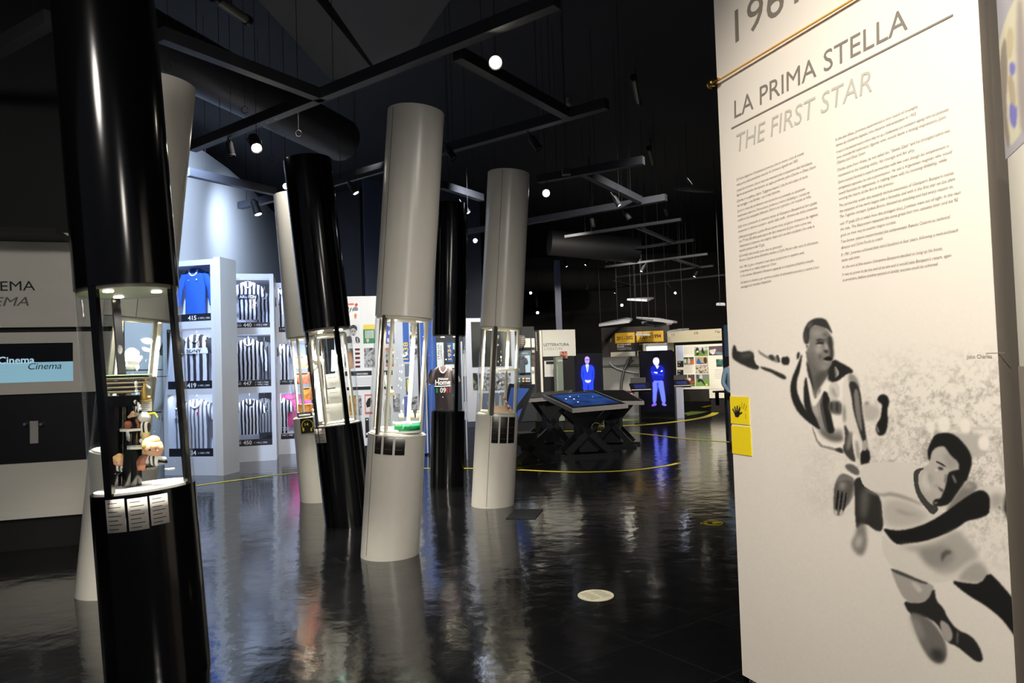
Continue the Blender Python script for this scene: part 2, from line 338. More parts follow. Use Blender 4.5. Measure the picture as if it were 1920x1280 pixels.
# dark wall pieces between columns
v = pl_at(535, 683, 21.5, 19.5); m = MB(); v.slab(m, v.rect(535, 180, 683, 858)[0], 0, v.rect(535, 180, 683, 858)[2], 6.6, 0, .1); struct(m.build('wall_centre', M('charcoal_paint', (58, 57, 60), .6)))
v = pl_at(683, 900, 18.6, 20.0); m = MB(); v.slab(m, v.rect(683, 140, 900, 851)[0], 0, v.rect(683, 140, 900, 851)[2], 6.6, 0, .1); struct(m.build('wall_centre', M('wall_blue_lit', (70, 76, 92), .6)))  # blue-grey base colour carries the bluish light falling on this wall
# ceiling soffits
m = MB(); q = [onz(430, -60, 5.6), onz(545, -60, 5.6), onz(705, 138, 5.6), onz(620, 150, 5.6)]; m.prism(q, (0, 0, .9)); struct(m.build('ceiling_soffit', M('soffit_black', (92, 92, 96), .8)))
m = MB(); q = [onz(560, -80, 5.3), onz(900, -80, 5.3), onz(760, 120, 5.3), onz(705, 130, 5.3)]; m.prism(q, (0, 0, 1.2)); struct(m.build('ceiling_soffit', M('soffit_black', (92, 92, 96), .8)))
# ---------------------------------------------------------------- cinema wall (left)
CW = VP(Vector((-4.9-3.09*.5, 6.9-.5, 0)), Vector((-4.9+3.09*.5, 6.9+.5, 0)))
e = MB(); X1 = 225
def cwz(y, x=60): return CW.uv(x, y)[1]
u0 = CW.uv(-700, 700)[0]; u1 = CW.uv(X1, 700)[0]
m = MB(); CW.slab(m, u0, 0, u1, 6.6, -.25, -.02); struct(m.build('wall_cinema', MKm))
t = thing('cinema_display_wall', 'grey-white cinema display wall with black niche and screen at far left', 'display wall', CW.w(u1-2, 0))
m = MB(); CW.slab(m, u0, cwz(613.5), u1, cwz(436), -.02, .03); m.build('header_panel', MW, t)
m = MB(); z1, z0 = cwz(623), cwz(738); s0 = cwz(716); s1 = cwz(643.5); ua, ub = CW.uv(-250, 680)[0], CW.uv(138.5, 680)[0]
for a in ((u0, z0, ua, z1), (ub, z0, u1, z1), (ua, s1, ub, z1), (ua, z0, ub, s0)): CW.slab(m, *a, -.02, .03)
m.build('screen_surround', MW, t)
m = MB(); CW.slab(m, u0, cwz(970), u1, cwz(867), -.02, .03); m.build('lower_panel', MW, t)
m = MB(); CW.slab(m, u0, cwz(867), u1, z0, -.02, -.0); m.build('black_panel', M('black_fascia', (9, 8, 10), .4), t)
m = MB(); CW.pslab(m, -250, 423, 105, 434, -.02, .5); m.build('ledge', MKm, t)
sc = MB(); zc = cwz(679); CW.slab(sc, ua, zc, ub, s1, -.02, .0); sc.build('screen', M('screen_black', (5, 6, 9), .2, 0, .3), t)
sc = MB(); CW.slab(sc, ua, s0, ub, zc, -.02, .0); sc.build('screen', M('screen_pale_blue', (140, 185, 205), .2, 0, .62), t)
m = MB(); CW.text(m, 'CINEMA', -62, 546, 66, 544, .034, 18); m.build('lettering', MINK, t)
m = MB(); CW.text(m, 'CINEMA', -74, 574, 54, 573, .034, 17, .25); m.build('lettering', M('grey_lettering', (110, 106, 102), .6), t)
m = MB(); CW.text(m, 'Cinema', -4, 682, 65, 680.5, .004, 13, 0, .02); m.build('screen_title', M('pale_blue_title', (170, 205, 225), .5, 0, .7), t)
m = MB(); CW.text(m, 'Cinema', 53, 692.5, 115, 691, .006, 12, .25); m.build('screen_title', M('dark_blue_title', (25, 50, 70), .5), t)
m = MB(); CW.pslab(m, 56, 789, 71.5, 831, 0, .012); m.build('caption_plate', M('caption_grey', (170, 168, 165), .5), t)
for x in (49, 79):
    m = MB(); c = CW.hit(x, 794.5, .004); m.cyl(c, c+CW.n*.05, .011, .014, 12); m.build('headphone_hook', MCHR, t)
# ================================================================ BIG PANEL (right)
RP = VP(Vector((1.092, 3.63, 0)), Vector((1.608, 2.386, 0)))
PL = (RP.h*0).length; uL = RP.uv(1368, 800)[0]; uL = 0.0; uR = 1.347
t = thing('information_board', 'large cream exhibition panel headed LA PRIMA STELLA with footballers picture, near right', 'display panel', RP.w(.6, 0, -.06))
m = MB(); RP.slab(m, uL, .04, uR, 3.75, -.11, 0); m.build('panel_board', M('panel_grey_edge', (150, 140, 130), .6), t)
PB = g(.905)
vt = 1.80
dark = .14
A5 = Z(1340, 560, 3.307); A6 = Z(1340, 893, 3.307); A66 = Z(1360, 560, 6.4); A67 = Z(1600, 780, 6.0)
L = []
def q(v, pts, b=1.2): L.append((g(v), pts, b))
def crowd(img, gx, gy):
    rs = np.random.RandomState(11); H, W = gx.shape
    n1 = blur(rs.randn(H, W), 3)*6; n2 = blur(rs.randn(H, W), 9)*13; n3 = blur(rs.randn(H, W), 1.6)*3.2
    mk = np.clip((gx-1590)/110, 0, 1)*np.clip((gy-640)/90, 0, 1)*np.clip((1010-gy)/120, 0, 1)
    mk2 = np.clip((gx-1780)/60, 0, 1)*np.clip((gy-900)/60, 0, 1)*np.clip((1090-gy)/90, 0, 1)
    v = np.clip(.35+n1*.7+n2*.5+n3*.5, 0, 1.6)
    img = img*(1-(.13*v*np.maximum(mk, mk2*.7))[..., None])
    lo = np.clip((gx-1460)/90, 0, 1)*np.clip((gy-770)/80, 0, 1)*np.clip((1000-gy)/60, 0, 1); img = img*(1-(.05*lo*np.clip(.6+n2*.6+n3*.4, 0, 1.5))[..., None])
    return img
# crowd: flags, standing shapes behind the players
q(.80, [(1700, 800), (1900, 800), (1900, 806), (1700, 806)], 1); q(.72, [(1770, 812), (1852, 812), (1850, 850), (1800, 868), (1782, 845)], 3); q(.75, [(1862, 820), (1876, 850), (1890, 880), (1880, 890)], 2)
for x, y, r in ((1770, 795, 13), (1810, 798, 11), (1745, 800, 9), (1845, 830, 12)): q(.93, [(x+r*math.cos(a*.8), y+r*1.3*math.sin(a*.8)) for a in range(8)], 2)
for x in range(1620, 1700, 22): q(.84, [(x, 815), (x+5, 812), (x+6, 860), (x+1, 862)], 2)
# near player (left), outstretched arm
q(.17, A5(105, 360, 113, 290, 128, 285, 142, 335, 240, 318, 248, 400, 277, 410, 272, 440, 232, 436, 130, 388), 1)
q(.30, A5(150, 345, 235, 325, 235, 360, 165, 372), 3)
q(.92, A5(243, 300, 275, 330, 330, 360, 460, 345, 470, 480, 440, 500, 280, 420, 250, 400), .8)
q(.50, A5(265, 310, 285, 330, 345, 365, 395, 350, 402, 398, 372, 392, 330, 372, 280, 345), 1)
q(.22, A5(330, 350, 365, 345, 372, 385, 345, 375), 1); q(.28, A5(380, 348, 398, 348, 408, 396, 392, 396), .8); q(.15, A5(410, 360, 466, 358, 464, 412, 416, 410), 1)
q(.17, A5(275, 418, 330, 428, 388, 452, 446, 478, 440, 503, 400, 488, 350, 456, 300, 440), 1)
# torso
q(.92, A5(470, 330, 540, 315, 570, 310, 800, 400, 870, 460, 905, 600, 960, 900, 900, 1040, 830, 1000, 770, 930, 650, 900, 600, 800, 520, 700, 465, 560, 460, 470), 1)
q(.55, A5(600, 590, 650, 600, 700, 830, 790, 800, 805, 870, 740, 890, 650, 840, 605, 700), 4)
q(.40, A5(650, 800, 720, 840, 795, 850, 800, 880, 730, 885, 660, 840), 3)
q(.13, A5(545, 325, 518, 400, 475, 500, 466, 580, 498, 680, 560, 750, 652, 815, 655, 795, 570, 700, 515, 600, 505, 520, 533, 430), 1)
q(.13, A5(512, 330, 530, 330, 522, 372, 508, 378), 1)
q(.13, A5(560, 480, 548, 600, 560, 690, 600, 760, 652, 812, 640, 760, 600, 680, 590, 600, 578, 500), 1)
q(.11, A5(660, 560, 712, 590, 715, 680, 730, 760, 748, 830, 700, 838, 668, 740, 652, 640), 1)
q(.80, A5(708, 518, 772, 515, 775, 632, 704, 628), 1.4); q(.62, A5(720, 560, 735, 550, 760, 600, 745, 615), 2)
q(.35, A5(704, 630, 792, 632, 794, 720, 740, 715, 706, 700), 2); q(.20, A5(716, 640, 730, 640, 732, 690, 720, 695), 1); q(.20, A5(750, 640, 766, 640, 768, 700, 752, 700), 1)
q(.12, A5(735, 370, 790, 400, 850, 432, 862, 460, 800, 480, 765, 510, 715, 520, 705, 430), 1)
q(.40, A5(600, 470, 625, 600, 640, 640, 620, 660, 590, 560), 2); q(.30, A5(655, 620, 668, 640, 690, 760, 705, 830, 690, 820, 665, 740), 1.2); q(.45, A5(640, 560, 665, 560, 668, 640, 650, 660), 2); q(.68, A5(600, 610, 630, 640, 650, 720, 640, 740, 612, 690), 2.5)
q(.62, A5(742, 405, 778, 462, 750, 492, 735, 480), .8)
# right sleeve and lower arm
q(.86, A5(795, 480, 850, 455, 900, 560, 945, 800, 960, 1030, 905, 1040, 850, 1000, 800, 900, 790, 700), 1)
q(.55, A5(830, 455, 880, 480, 905, 560, 860, 560, 830, 520), 2)
q(.17, A5(828, 518, 868, 508, 902, 560, 918, 700, 945, 900, 958, 1000, 945, 950, 915, 880, 890, 800, 860, 700, 848, 600), 1)
q(.48, A5(862, 560, 890, 560, 905, 700, 918, 840, 890, 780, 868, 680), 1.5)
q(.24, A5(800, 760, 846, 850, 862, 940, 880, 1010, 848, 1006, 812, 968, 790, 930, 812, 880), 1.5)
q(.50, A5(830, 820, 860, 830, 850, 900, 830, 940, 812, 930), 2)
q(.90, A5(850, 810, 905, 880, 905, 1020, 868, 1000), 1); q(.10, A5(905, 935, 962, 930, 966, 1015, 920, 1025, 903, 1030), 1)
q(.66, A5(915, 880, 950, 870, 950, 930, 918, 950), 1.5)
q(.55, A5(800, 640, 815, 700, 812, 760, 800, 770, 792, 700), 2.5); q(.60, A5(870, 860, 895, 900, 900, 1000, 880, 990), 2); q(.92, A5(788, 1055, 890, 1098, 888, 1142, 800, 1085), .6)
q(.38, A5(800, 1030, 850, 1020, 900, 1060, 892, 1100, 830, 1070), 1.2)
# shorts outline of near player
q(.60, A5(598, 790, 640, 915, 700, 930, 760, 950, 800, 960, 800, 952, 740, 920, 650, 905, 612, 800), .8)
q(.18, A5(740, 930, 790, 920, 800, 960, 770, 950), 1)
# neck, face, hair
q(.40, A66(960, 600, 975, 700, 1000, 880, 1040, 1000, 1078, 1190, 1120, 1080, 1230, 920, 1300, 760), 1.2)
q(.22, A66(968, 720, 1010, 820, 1048, 960, 1075, 1120, 1040, 1050, 985, 900), 1.5)
q(.30, A66(1060, 930, 1150, 880, 1230, 850, 1200, 960, 1120, 1060, 1090, 1100), 4)
q(.92, A66(975, 940, 1010, 960, 1068, 1200, 1090, 1200, 1170, 1060, 1240, 940, 1232, 1000, 1150, 1180, 1080, 1290, 1040, 1280, 1000, 1100), 1)
q(.14, A66(1240, 800, 1300, 740, 1320, 880, 1330, 960, 1240, 1000, 1225, 920), 2)
q(.50, A66(1000, 420, 1020, 350, 1065, 318, 1180, 340, 1250, 400, 1280, 480, 1290, 600, 1290, 700, 1275, 790, 1220, 850, 1150, 866, 1080, 820, 1030, 760, 990, 660, 975, 590, 1008, 560), 1)
q(.60, A66(1040, 380, 1120, 370, 1180, 400, 1190, 440, 1080, 450, 1040, 430), 4); q(.66, A66(1080, 560, 1150, 570, 1160, 640, 1110, 660, 1080, 620), 3)
q(.40, A66(1000, 600, 1060, 680, 1100, 800, 1180, 860, 1080, 820, 1020, 740), 4)
q(.20, A66(1215, 470, 1250, 440, 1290, 470, 1300, 700, 1282, 760, 1250, 700, 1258, 620, 1228, 560), 2)
q(.70, A66(1190, 520, 1215, 540, 1235, 610, 1205, 620), 2); q(.22, A66(1170, 622, 1228, 606, 1240, 648, 1200, 655), 1.2)
q(.14, A66(1078, 540, 1112, 512, 1168, 512, 1190, 528, 1170, 545, 1110, 548), 1); q(.82, A66(1095, 548, 1150, 552, 1150, 566, 1105, 562), 1)
q(.18, A66(1080, 495, 1130, 478, 1190, 488, 1215, 510, 1160, 500, 1095, 508), 1.2); q(.34, A66(1150, 420, 1210, 410, 1240, 440, 1190, 445), 2); q(.38, A66(1180, 460, 1230, 480, 1240, 520, 1200, 500), 2)
q(.05, A66(1165, 715, 1215, 698, 1245, 686, 1285, 714, 1270, 738, 1225, 745, 1195, 735), 1); q(.62, A66(1180, 740, 1225, 752, 1250, 752, 1235, 775, 1195, 765), 1.4); q(.62, A66(1160, 790, 1215, 800, 1205, 840, 1170, 830), 3)
q(.34, A66(1130, 650, 1150, 660, 1150, 720, 1130, 740, 1120, 700), 2)
q(.20, A66(935, 480, 935, 400, 965, 320, 1010, 265, 1080, 232, 1150, 230, 1205, 245, 1235, 290, 1262, 350, 1286, 410, 1275, 420, 1240, 372, 1180, 345, 1120, 328, 1065, 318, 1025, 350, 1008, 410, 1010, 470, 1003, 530, 985, 548, 955, 545), 1)
q(.42, A66(985, 330, 1020, 285, 1050, 275, 1030, 310, 1000, 360), 2.5); q(.30, A66(945, 440, 965, 400, 975, 440, 965, 500, 950, 510), 2)
q(.60, A66(958, 548, 985, 545, 1003, 560, 1000, 590, 975, 605), 1); q(.25, A66(968, 560, 985, 560, 980, 585), .8)
# far hand, foot
q(.72, A5(918, 640, 950, 650, 1010, 665, 1030, 690, 1015, 745, 950, 765, 920, 730), 3); q(.5, A5(930, 640, 955, 635, 955, 655, 935, 660), 2)
q(.09, A5(1008, 620, 1020, 598, 1050, 590, 1078, 608, 1082, 650, 1068, 690, 1076, 750, 1068, 810, 1050, 845, 1015, 850, 998, 815, 1003, 775, 1030, 738, 1036, 680, 1040, 655, 1012, 635), 1)
q(.50, A5(995, 775, 1015, 800, 1025, 830, 1008, 830), 1.2)
# hand of near player hanging down
q(.46, A5(785, 1078, 840, 1095, 872, 1125, 868, 1180, 850, 1250, 800, 1310, 745, 1310, 738, 1200, 748, 1130), 1.2)
q(.34, A6(745, 40, 800, 20, 860, 30, 850, 100, 800, 210, 790, 240, 745, 242, 735, 180), 1.2)
for a in ((760, 80, 775, 90, 758, 215, 748, 212), (785, 90, 797, 95, 780, 225, 770, 222), (812, 100, 822, 100, 803, 215, 795, 215)): q(.08, A6(*a), .8)
for a in ((738, 205, 760, 208, 762, 242, 742, 242), (778, 205, 795, 205, 792, 240, 772, 242)): q(.80, A6(*a), 1)
q(.62, A6(770, 40, 800, 30, 820, 60, 780, 90), 4)
# dark thigh and legs behind
q(.17, A6(868, 100, 862, 20, 905, 0, 960, 40, 1010, 100, 1040, 180, 1046, 300, 1035, 340, 1000, 338, 938, 290, 905, 310, 880, 332, 870, 240), 1)
q(.36, A6(920, 60, 955, 80, 960, 160, 930, 280, 905, 240, 900, 150), 5)
q(.52, A6(880, 310, 930, 280, 942, 350, 946, 420, 925, 485, 895, 492, 862, 460, 845, 410, 875, 360), 3); q(.74, A6(880, 370, 915, 360, 915, 420, 885, 450, 866, 420), 4)
# second player
q(.85, A67(85, 600, 130, 545, 230, 520, 420, 512, 620, 520, 800, 575, 900, 1000, 1300, 760, 1500, 790, 1690, 800, 1725, 880, 1690, 1010, 1560, 1070, 1300, 1160, 900, 1280, 600, 1290, 360, 1260, 325, 1100, 330, 900, 200, 840, 110, 780, 80, 700), .8)
q(.60, A67(120, 800, 200, 850, 330, 880, 420, 850, 600, 900, 780, 990, 770, 1005, 600, 940, 420, 890, 330, 905, 180, 860), 2)
q(.74, A67(340, 950, 560, 940, 760, 1050, 860, 1130, 700, 1230, 420, 1240, 340, 1150), 5); q(.62, A67(460, 1030, 640, 1090, 760, 1110, 600, 1120, 480, 1070), 3)
q(.70, A67(800, 570, 850, 540, 1000, 700, 1000, 980, 880, 1010, 740, 860, 715, 700), 1); q(.80, A67(760, 640, 850, 600, 900, 700, 880, 860, 800, 840, 745, 760), 5)
q(.24, A67(672, 650, 700, 600, 770, 575, 800, 590, 752, 620, 728, 680, 735, 790, 790, 900, 880, 1000, 945, 1010, 960, 1060, 890, 1118, 820, 1040, 740, 940, 690, 820), .8)
q(.72, A67(860, 420, 900, 360, 1010, 335, 1080, 400, 1190, 500, 1200, 600, 1080, 640, 1040, 760, 1000, 880, 985, 920, 930, 930, 905, 880, 860, 780, 830, 640, 850, 520), .8)
q(.62, A67(1000, 400, 1080, 420, 1170, 500, 1180, 580, 1060, 600, 1020, 500), 5); q(.52, A67(840, 640, 880, 660, 880, 760, 850, 720), 5)
q(.09, A67(1060, 640, 1120, 612, 1200, 598, 1290, 640, 1260, 740, 1180, 850, 1090, 990, 960, 1020, 890, 1000, 905, 935, 985, 925, 1000, 880, 1040, 780), 1)
q(.46, A67(1105, 655, 1130, 660, 1165, 740, 1150, 760, 1125, 720), 1.2); q(.62, A67(905, 970, 945, 965, 950, 980, 915, 985), 1)
q(.08, A67(832, 420, 840, 360, 870, 290, 910, 215, 970, 190, 1080, 185, 1150, 215, 1230, 290, 1300, 380, 1338, 480, 1325, 580, 1290, 680, 1270, 740, 1200, 690, 1160, 640, 1195, 590, 1180, 510, 1100, 450, 1060, 390, 1020, 335, 930, 348, 880, 400, 862, 500, 845, 495), 1)
q(.20, A67(930, 500, 975, 515, 1045, 560, 1048, 580, 985, 548, 930, 520), .8); q(.22, A67(945, 572, 990, 570, 1015, 590, 1008, 606, 965, 606), 1); q(.86, A67(912, 590, 942, 600, 955, 625, 925, 612), 1)
q(.50, A67(1030, 640, 1055, 660, 1040, 760, 1018, 750), 1.5); q(.30, A67(945, 788, 990, 812, 1015, 830, 1005, 858, 975, 838), 1); q(.55, A67(905, 770, 950, 775, 960, 800, 920, 790), 2)
q(.50, A67(1290, 720, 1360, 740, 1410, 790, 1370, 840, 1240, 970, 1130, 1060, 1040, 1060, 1080, 1000, 1180, 850), 2); q(.72, A67(1260, 760, 1340, 770, 1330, 810, 1230, 800), 4)
q(.90, A67(975, 1055, 1050, 1060, 1110, 1085, 1090, 1100, 1000, 1080), 1)
q(.74, A67(1330, 720, 1480, 790, 1540, 880, 1520, 830, 1410, 790), 4); q(.66, A67(1545, 880, 1620, 860, 1700, 900, 1680, 1000, 1570, 1060, 1540, 1000), 5)
q(.20, A67(1630, 1010, 1665, 1035, 1640, 1040), 1)
q(.07, A6(1040, 318, 1110, 335, 1200, 330, 1330, 285, 1440, 215, 1540, 140, 1630, 82, 1680, 90, 1708, 130, 1706, 190, 1700, 235, 1640, 260, 1560, 275, 1520, 310, 1420, 365, 1290, 405, 1200, 415, 1140, 425, 1100, 400, 1068, 360), 1)
q(.12, A67(1720, 850, 1760, 840, 1850, 880, 1840, 1100, 1800, 1260, 1760, 1180, 1700, 1080, 1690, 1020), 3)
# shorts and legs of second player
q(.86, A6(1040, 350, 1100, 420, 1210, 450, 1500, 330, 1560, 400, 1600, 430, 1660, 520, 1700, 590, 1690, 640, 1650, 662, 1560, 658, 1470, 642, 1420, 655, 1350, 660, 1270, 640, 1180, 600, 1100, 560, 1050, 490, 1035, 430), 1)
q(.68, A6(1120, 420, 1280, 430, 1400, 390, 1510, 320, 1570, 400, 1610, 440, 1640, 500, 1560, 540, 1500, 590, 1420, 610, 1350, 580, 1290, 480, 1200, 450), 5)
q(.58, A6(1260, 450, 1340, 440, 1440, 420, 1500, 500, 1440, 560, 1340, 560, 1290, 520), 5); q(.34, A6(1400, 480, 1440, 450, 1480, 470, 1430, 490, 1410, 540), 2)
q(.66, A6(1560, 560, 1640, 520, 1698, 590, 1688, 640, 1640, 660, 1560, 655, 1500, 640), 4)
q(.66, A6(1090, 570, 1150, 595, 1240, 635, 1350, 668, 1362, 700, 1320, 770, 1240, 788, 1180, 770, 1130, 680), 1.5); q(.80, A6(1215, 650, 1250, 660, 1290, 700, 1270, 725, 1240, 690), 2)
q(.28, A6(1090, 568, 1160, 590, 1270, 640, 1330, 662, 1300, 668, 1200, 630, 1100, 590), 1)
q(.14, A6(1165, 768, 1240, 790, 1320, 772, 1362, 680, 1372, 770, 1420, 815, 1440, 870, 1500, 950, 1590, 985, 1640, 1050, 1666, 1125, 1655, 1150, 1620, 1148, 1560, 1100, 1500, 1050, 1440, 1030, 1400, 940, 1340, 880, 1260, 870, 1205, 850), 1)
q(.44, A6(1205, 840, 1260, 850, 1330, 880, 1390, 950, 1430, 1020, 1442, 1090, 1425, 1150, 1385, 1162, 1330, 1130, 1280, 1050, 1245, 960), 2); q(.62, A6(1215, 860, 1260, 880, 1300, 1000, 1290, 1030, 1250, 960), 6); q(.22, A6(1350, 1060, 1420, 1080, 1425, 1140, 1380, 1155, 1335, 1110), 5)
q(.66, A6(1392, 885, 1440, 905, 1475, 960, 1475, 1010, 1445, 1030, 1410, 980), 1.5); q(.36, A6(1500, 955, 1515, 960, 1510, 1040, 1498, 1045), 1)
q(.08, A6(1455, 640, 1560, 662, 1650, 665, 1700, 590, 1760, 650, 1830, 730, 1890, 810, 1900, 900, 1902, 1060, 1860, 990, 1780, 880, 1680, 800, 1560, 730), 1.5)
picture('photo_print', RP, 1352, 540, 1930, 1290, PB, L, 1.0, 430, 560, .0025, t, vcol('printed_picture'), 3.5, crowd, (uL, .04, uR, vt))
picture('text_print', RP, 1330, 0, 1930, 10, PB, [], 5, 3, 3, .0025, t, vcol('printed_picture'), 0, None, (uL, vt, uR, 3.75))
MP1 = M('warm_grey_print', (128, 120, 112), .6); MP2 = M('pale_grey_print', (186, 181, 172), .6); MP3 = M('body_text_print', (150, 142, 134), .6)
m = MB(); RP.text(m, '1961', 1379, 80, 1499, 1, .004, 61, .03); m.build('lettering', MP1, t)
m = MB(); RP.text(m, 'LA PRIMA STELLA', 1377, 222, 1702, 54, .004, 33, .06); m.build('lettering', MP1, t)
m = MB(); RP.text(m, 'THE FIRST STAR', 1382, 285, 1635, 170, .004, 33, .2); m.build('lettering', MP2, t)
m = MB(); a = RP.hit(1372, 242, .003); b = RP.hit(1787, 30, .003); m.box(a, b-a, (0, 0, .007), RP.n*.002); m.build('underline', MP1, t)
LT = ["Sul finire degli anni Cinquanta la Juventus vive un nuovo ciclo di trionfi,", "nella prima bella presidenza assunta da Umberto Agnelli nel 1955.", "I pezzi forti arrivano che sul mercato internazionale si acquistano due fuoriclasse,", "figure carismatiche che lasciano un segno profondo: John Charles e Omar Sivori.",
"Charles è un gallese, detto \"Il gigante buono\", che ha nel colpo di testa,", "nel coraggio e nel fairplay i suoi tratti distintivi.", "Sivori si vota alla perfezione con lui anche se possiede un carattere", "totalmente contrario. Provocatore, preferisce vivere i dribbling e i tunnel nei", "confronti dei malcapitati difensori. Sivori è un argentino che incanta le folle.",
"Sulla carta sommando la maestria tattica di Giampiero Boniperti ai loro guizzi,", "conquistare il decimo scudetto - quello della stella - diventa una dolce conquista.", "L'allenatore jugoslavo Ljubisa Brocic punta tutto sul gioco d'attacco e ha ragione:", "con 77 reti (50 delle quali opera dei due campioni) la Juve vince come mai.", "I bianconeri si ripetono due stagioni dopo ed è un altro scudetto che vede la", "squadra produrre ben 92 gol.",
"Gli artefici del trionfo sono due ex giocatori:", "Renato Cesarini come direttore tecnico e Carlo Parola nelle vesti di allenatore.", "Nel 1961 la Juve conquista il suo terzo campionato in quattro anni,", "al termine di un testa a testa con l'Inter.", "A fine torneo Giampiero Boniperti appende le scarpette al fatidico chiodo.", "Un'epoca si chiude e per aprirne un'altra di altrettanti successi ci vorrà il suo", "passaggio nel versante dirigenziale."]
LP = [(135, 195, 553, 30), (135, 228, 517, 75), (137, 262, 605, 88), (137, 292, 628, 112), (138, 328, 578, 172), (140, 357, 407, 262), (141, 390, 560, 250), (142, 420, 590, 272), (143, 448, 597, 298), (144, 487, 635, 335), (145, 516, 637, 365), (147, 552, 642, 408), (149, 578, 600, 455), (152, 607, 618, 482), (152, 635, 310, 595), (152, 668, 420, 605), (153, 695, 642, 580), (155, 737, 555, 645), (156, 764, 385, 712), (158, 792, 615, 695), (160, 832, 648, 735), (162, 860, 352, 820)]
m = MB(); z = Z(1340, 280, 3.307)
for s_, p in zip(LT, LP):
    a, b = z(*p); RP.text(m, s_, a[0], a[1], b[0], b[1], .004, 4.6, .25)
m.build('body_text', MP3, t)
RT = ["In the late fifties, Juventus experienced a new round of triumphs", "driven by Umberto Agnelli, who became club president in 1955.", "It was in international waters where they set up a fundamental and exemplary signing: sent out purposely", "two wonderful talismanic figures who would leave a lasting impression: John", "Charles and Omar Sivori.", "Charles came from Wales, he was called the \"Gentle Giant\" and his strongest talent was", "renowned as his heading ability, his courage and fair play.", "Sivori instead formed a superb partnership with him even though his temperament is", "completely opposite: he was a provocateur. He was a Argentinian magician who would", "would fascinate his opponents, in making them with his stunning dribbling, while", "winning the hearts of the fans in the process.",
"The partnership under the masterly tactical awareness of Giampiero Boniperti makes", "the conquest of the tenth league title a formality and with it the first star on the shirt.", "The Yugoslav manager Ljubisa Brocic, focused on attacking and had every reason to,", "with 77 goals (50 of which from the strongest duo), Juventus were out of sight. In the next", "the title, The Bianconeri repeated the same great feat two seasons later and hit 92", "goals on their way to another league success.", "Two former players masterminded the achievement: Renato Cesarini as technical", "director and Carlo Parola as coach.", "In 1961, Juventus achieved their third Scudetto in four years, following a neck-and-neck", "battle with Inter.", "At the end of the season Giampiero Boniperti decided to hang up his boots.", "It was to prove to be the end of an era and it would take Boniperti's return, again", "as president, before another period of similar success could be achieved."]
RP1 = [(168, 540, 1155, 140), (175, 608, 1140, 225), (180, 688, 1530, 170), (185, 753, 1495, 262), (188, 815, 530, 690), (190, 905, 1545, 425), (200, 972, 1120, 655), (200, 1050, 1530, 610), (205, 1120, 1570, 680), (208, 1185, 1505, 775), (210, 1250, 870, 1050)]
RP2 = [(215, 178, 1590, -218), (220, 245, 1610, -146), (222, 310, 1580, -56), (222, 398, 1675, 16), (228, 465, 1640, 104), (230, 535, 895, 369), (235, 612, 1548, 309), (240, 682, 740, 566), (238, 766, 1645, 469), (245, 835, 465, 786), (248, 917, 1455, 689), (252, 1004, 1560, 772), (255, 1070, 1400, 875)]
m = MB(); z1_ = Z(1540, 180, 6.4); z2_ = Z(1540, 360, 6.4)
for s_, (a, b) in zip(RT, [z1_(*p) for p in RP1]+[z2_(*p) for p in RP2]): RP.text(m, s_, a[0], a[1], b[0], b[1], .004, 5.2, .25)
m.build('body_text', MP3, t)
m = MB(); RP.text(m, 'John Charles', 1812, 672, 1860, 671, .004, 7); m.build('caption', MP1, t)
m = MB(); RP.pslab(m, 1848, 661, 1884, 662.4, 0, .003); m.build('caption_rule', MP1, t)
y = MB(); RP.pslab(y, 1369.5, 743.5, 1404.5, 795, .003, .006); sg = y.build('hand_sign', MYEL, t)
m = MB()
def hand(cx, cy, s, fl=1):
    fs = [(-9, -8, -13, -16), (-5, -13, -7, -23), (0, -14, 1, -25), (5, -12, 9, -21), (9, -2, 15, -5)]
    def W(x, y): return RP.hit(cx+fl*x*s, cy+y*s, .0075)
    for a, b, c, d in fs: m.cyl(W(a*.6, b*.3), W(c, d), .0042*s*1.4, .0036*s*1.4, 6)
    m.prism([W(-8, -9), W(7, -9), W(9, 0), W(4, 9), (W(-5, 9)), W(-8, 0)], RP.n*-.001)
hand(1382, 776, .62); m.build('hand_symbol', MINK, sg)
m = MB()
for a, b, c, d in ((1388, 768, 1386, 758), (1391, 766, 1391, 754), (1394, 767, 1396, 756), (1397, 770, 1400, 760), (1398, 775, 1398, 785), (1388, 768, 1386, 772)): m.cyl(RP.hit(a, b, .007), RP.hit(c, d, .007), .0009, .0009, 5)
m.build('hand_outline', MINK, sg)
y = MB(); RP.pslab(y, 1372, 799, 1408, 852, .003, .006); y.build('yellow_sticker', MYEL, t)
m = MB(); c = RP.w(.0, RP.uv(1347, 155)[1], .02); m.ball(c-RP.h*.02, .028, .028, .024); m.cyl(c-RP.h*.02, c+RP.h*.05+RP.n*.012, .02, .006, 14); m.build('rope_knob', MBRASS, t)
m = MB(); a = c+RP.h*.03+RP.n*.0; b = RP.hit(1795, -119, .014); pts_ = [a+(b-a)*(k/20)+Vector((0, 0, -.0)) for k in range(21)]; m.tube(pts_, .005, 8); m.build('gold_rope', M('gold_rope', (222, 170, 80), .5), t)
m = MB(); c = RP.w(.015, .03, -.05); m.ball(c, .022, .022, .03); m.cyl(c+Vector((.0, 0, .02)), c+Vector((.0, 0, -.03)), .012, .02, 12); m.build('foot', MCHR, t)
m = MB(); c = RP.w(1.25, .03, -.05); m.ball(c, .022, .022, .03); m.cyl(c+Vector((.0, 0, .02)), c+Vector((.0, 0, -.03)), .012, .02, 12); m.build('foot', MCHR, t)
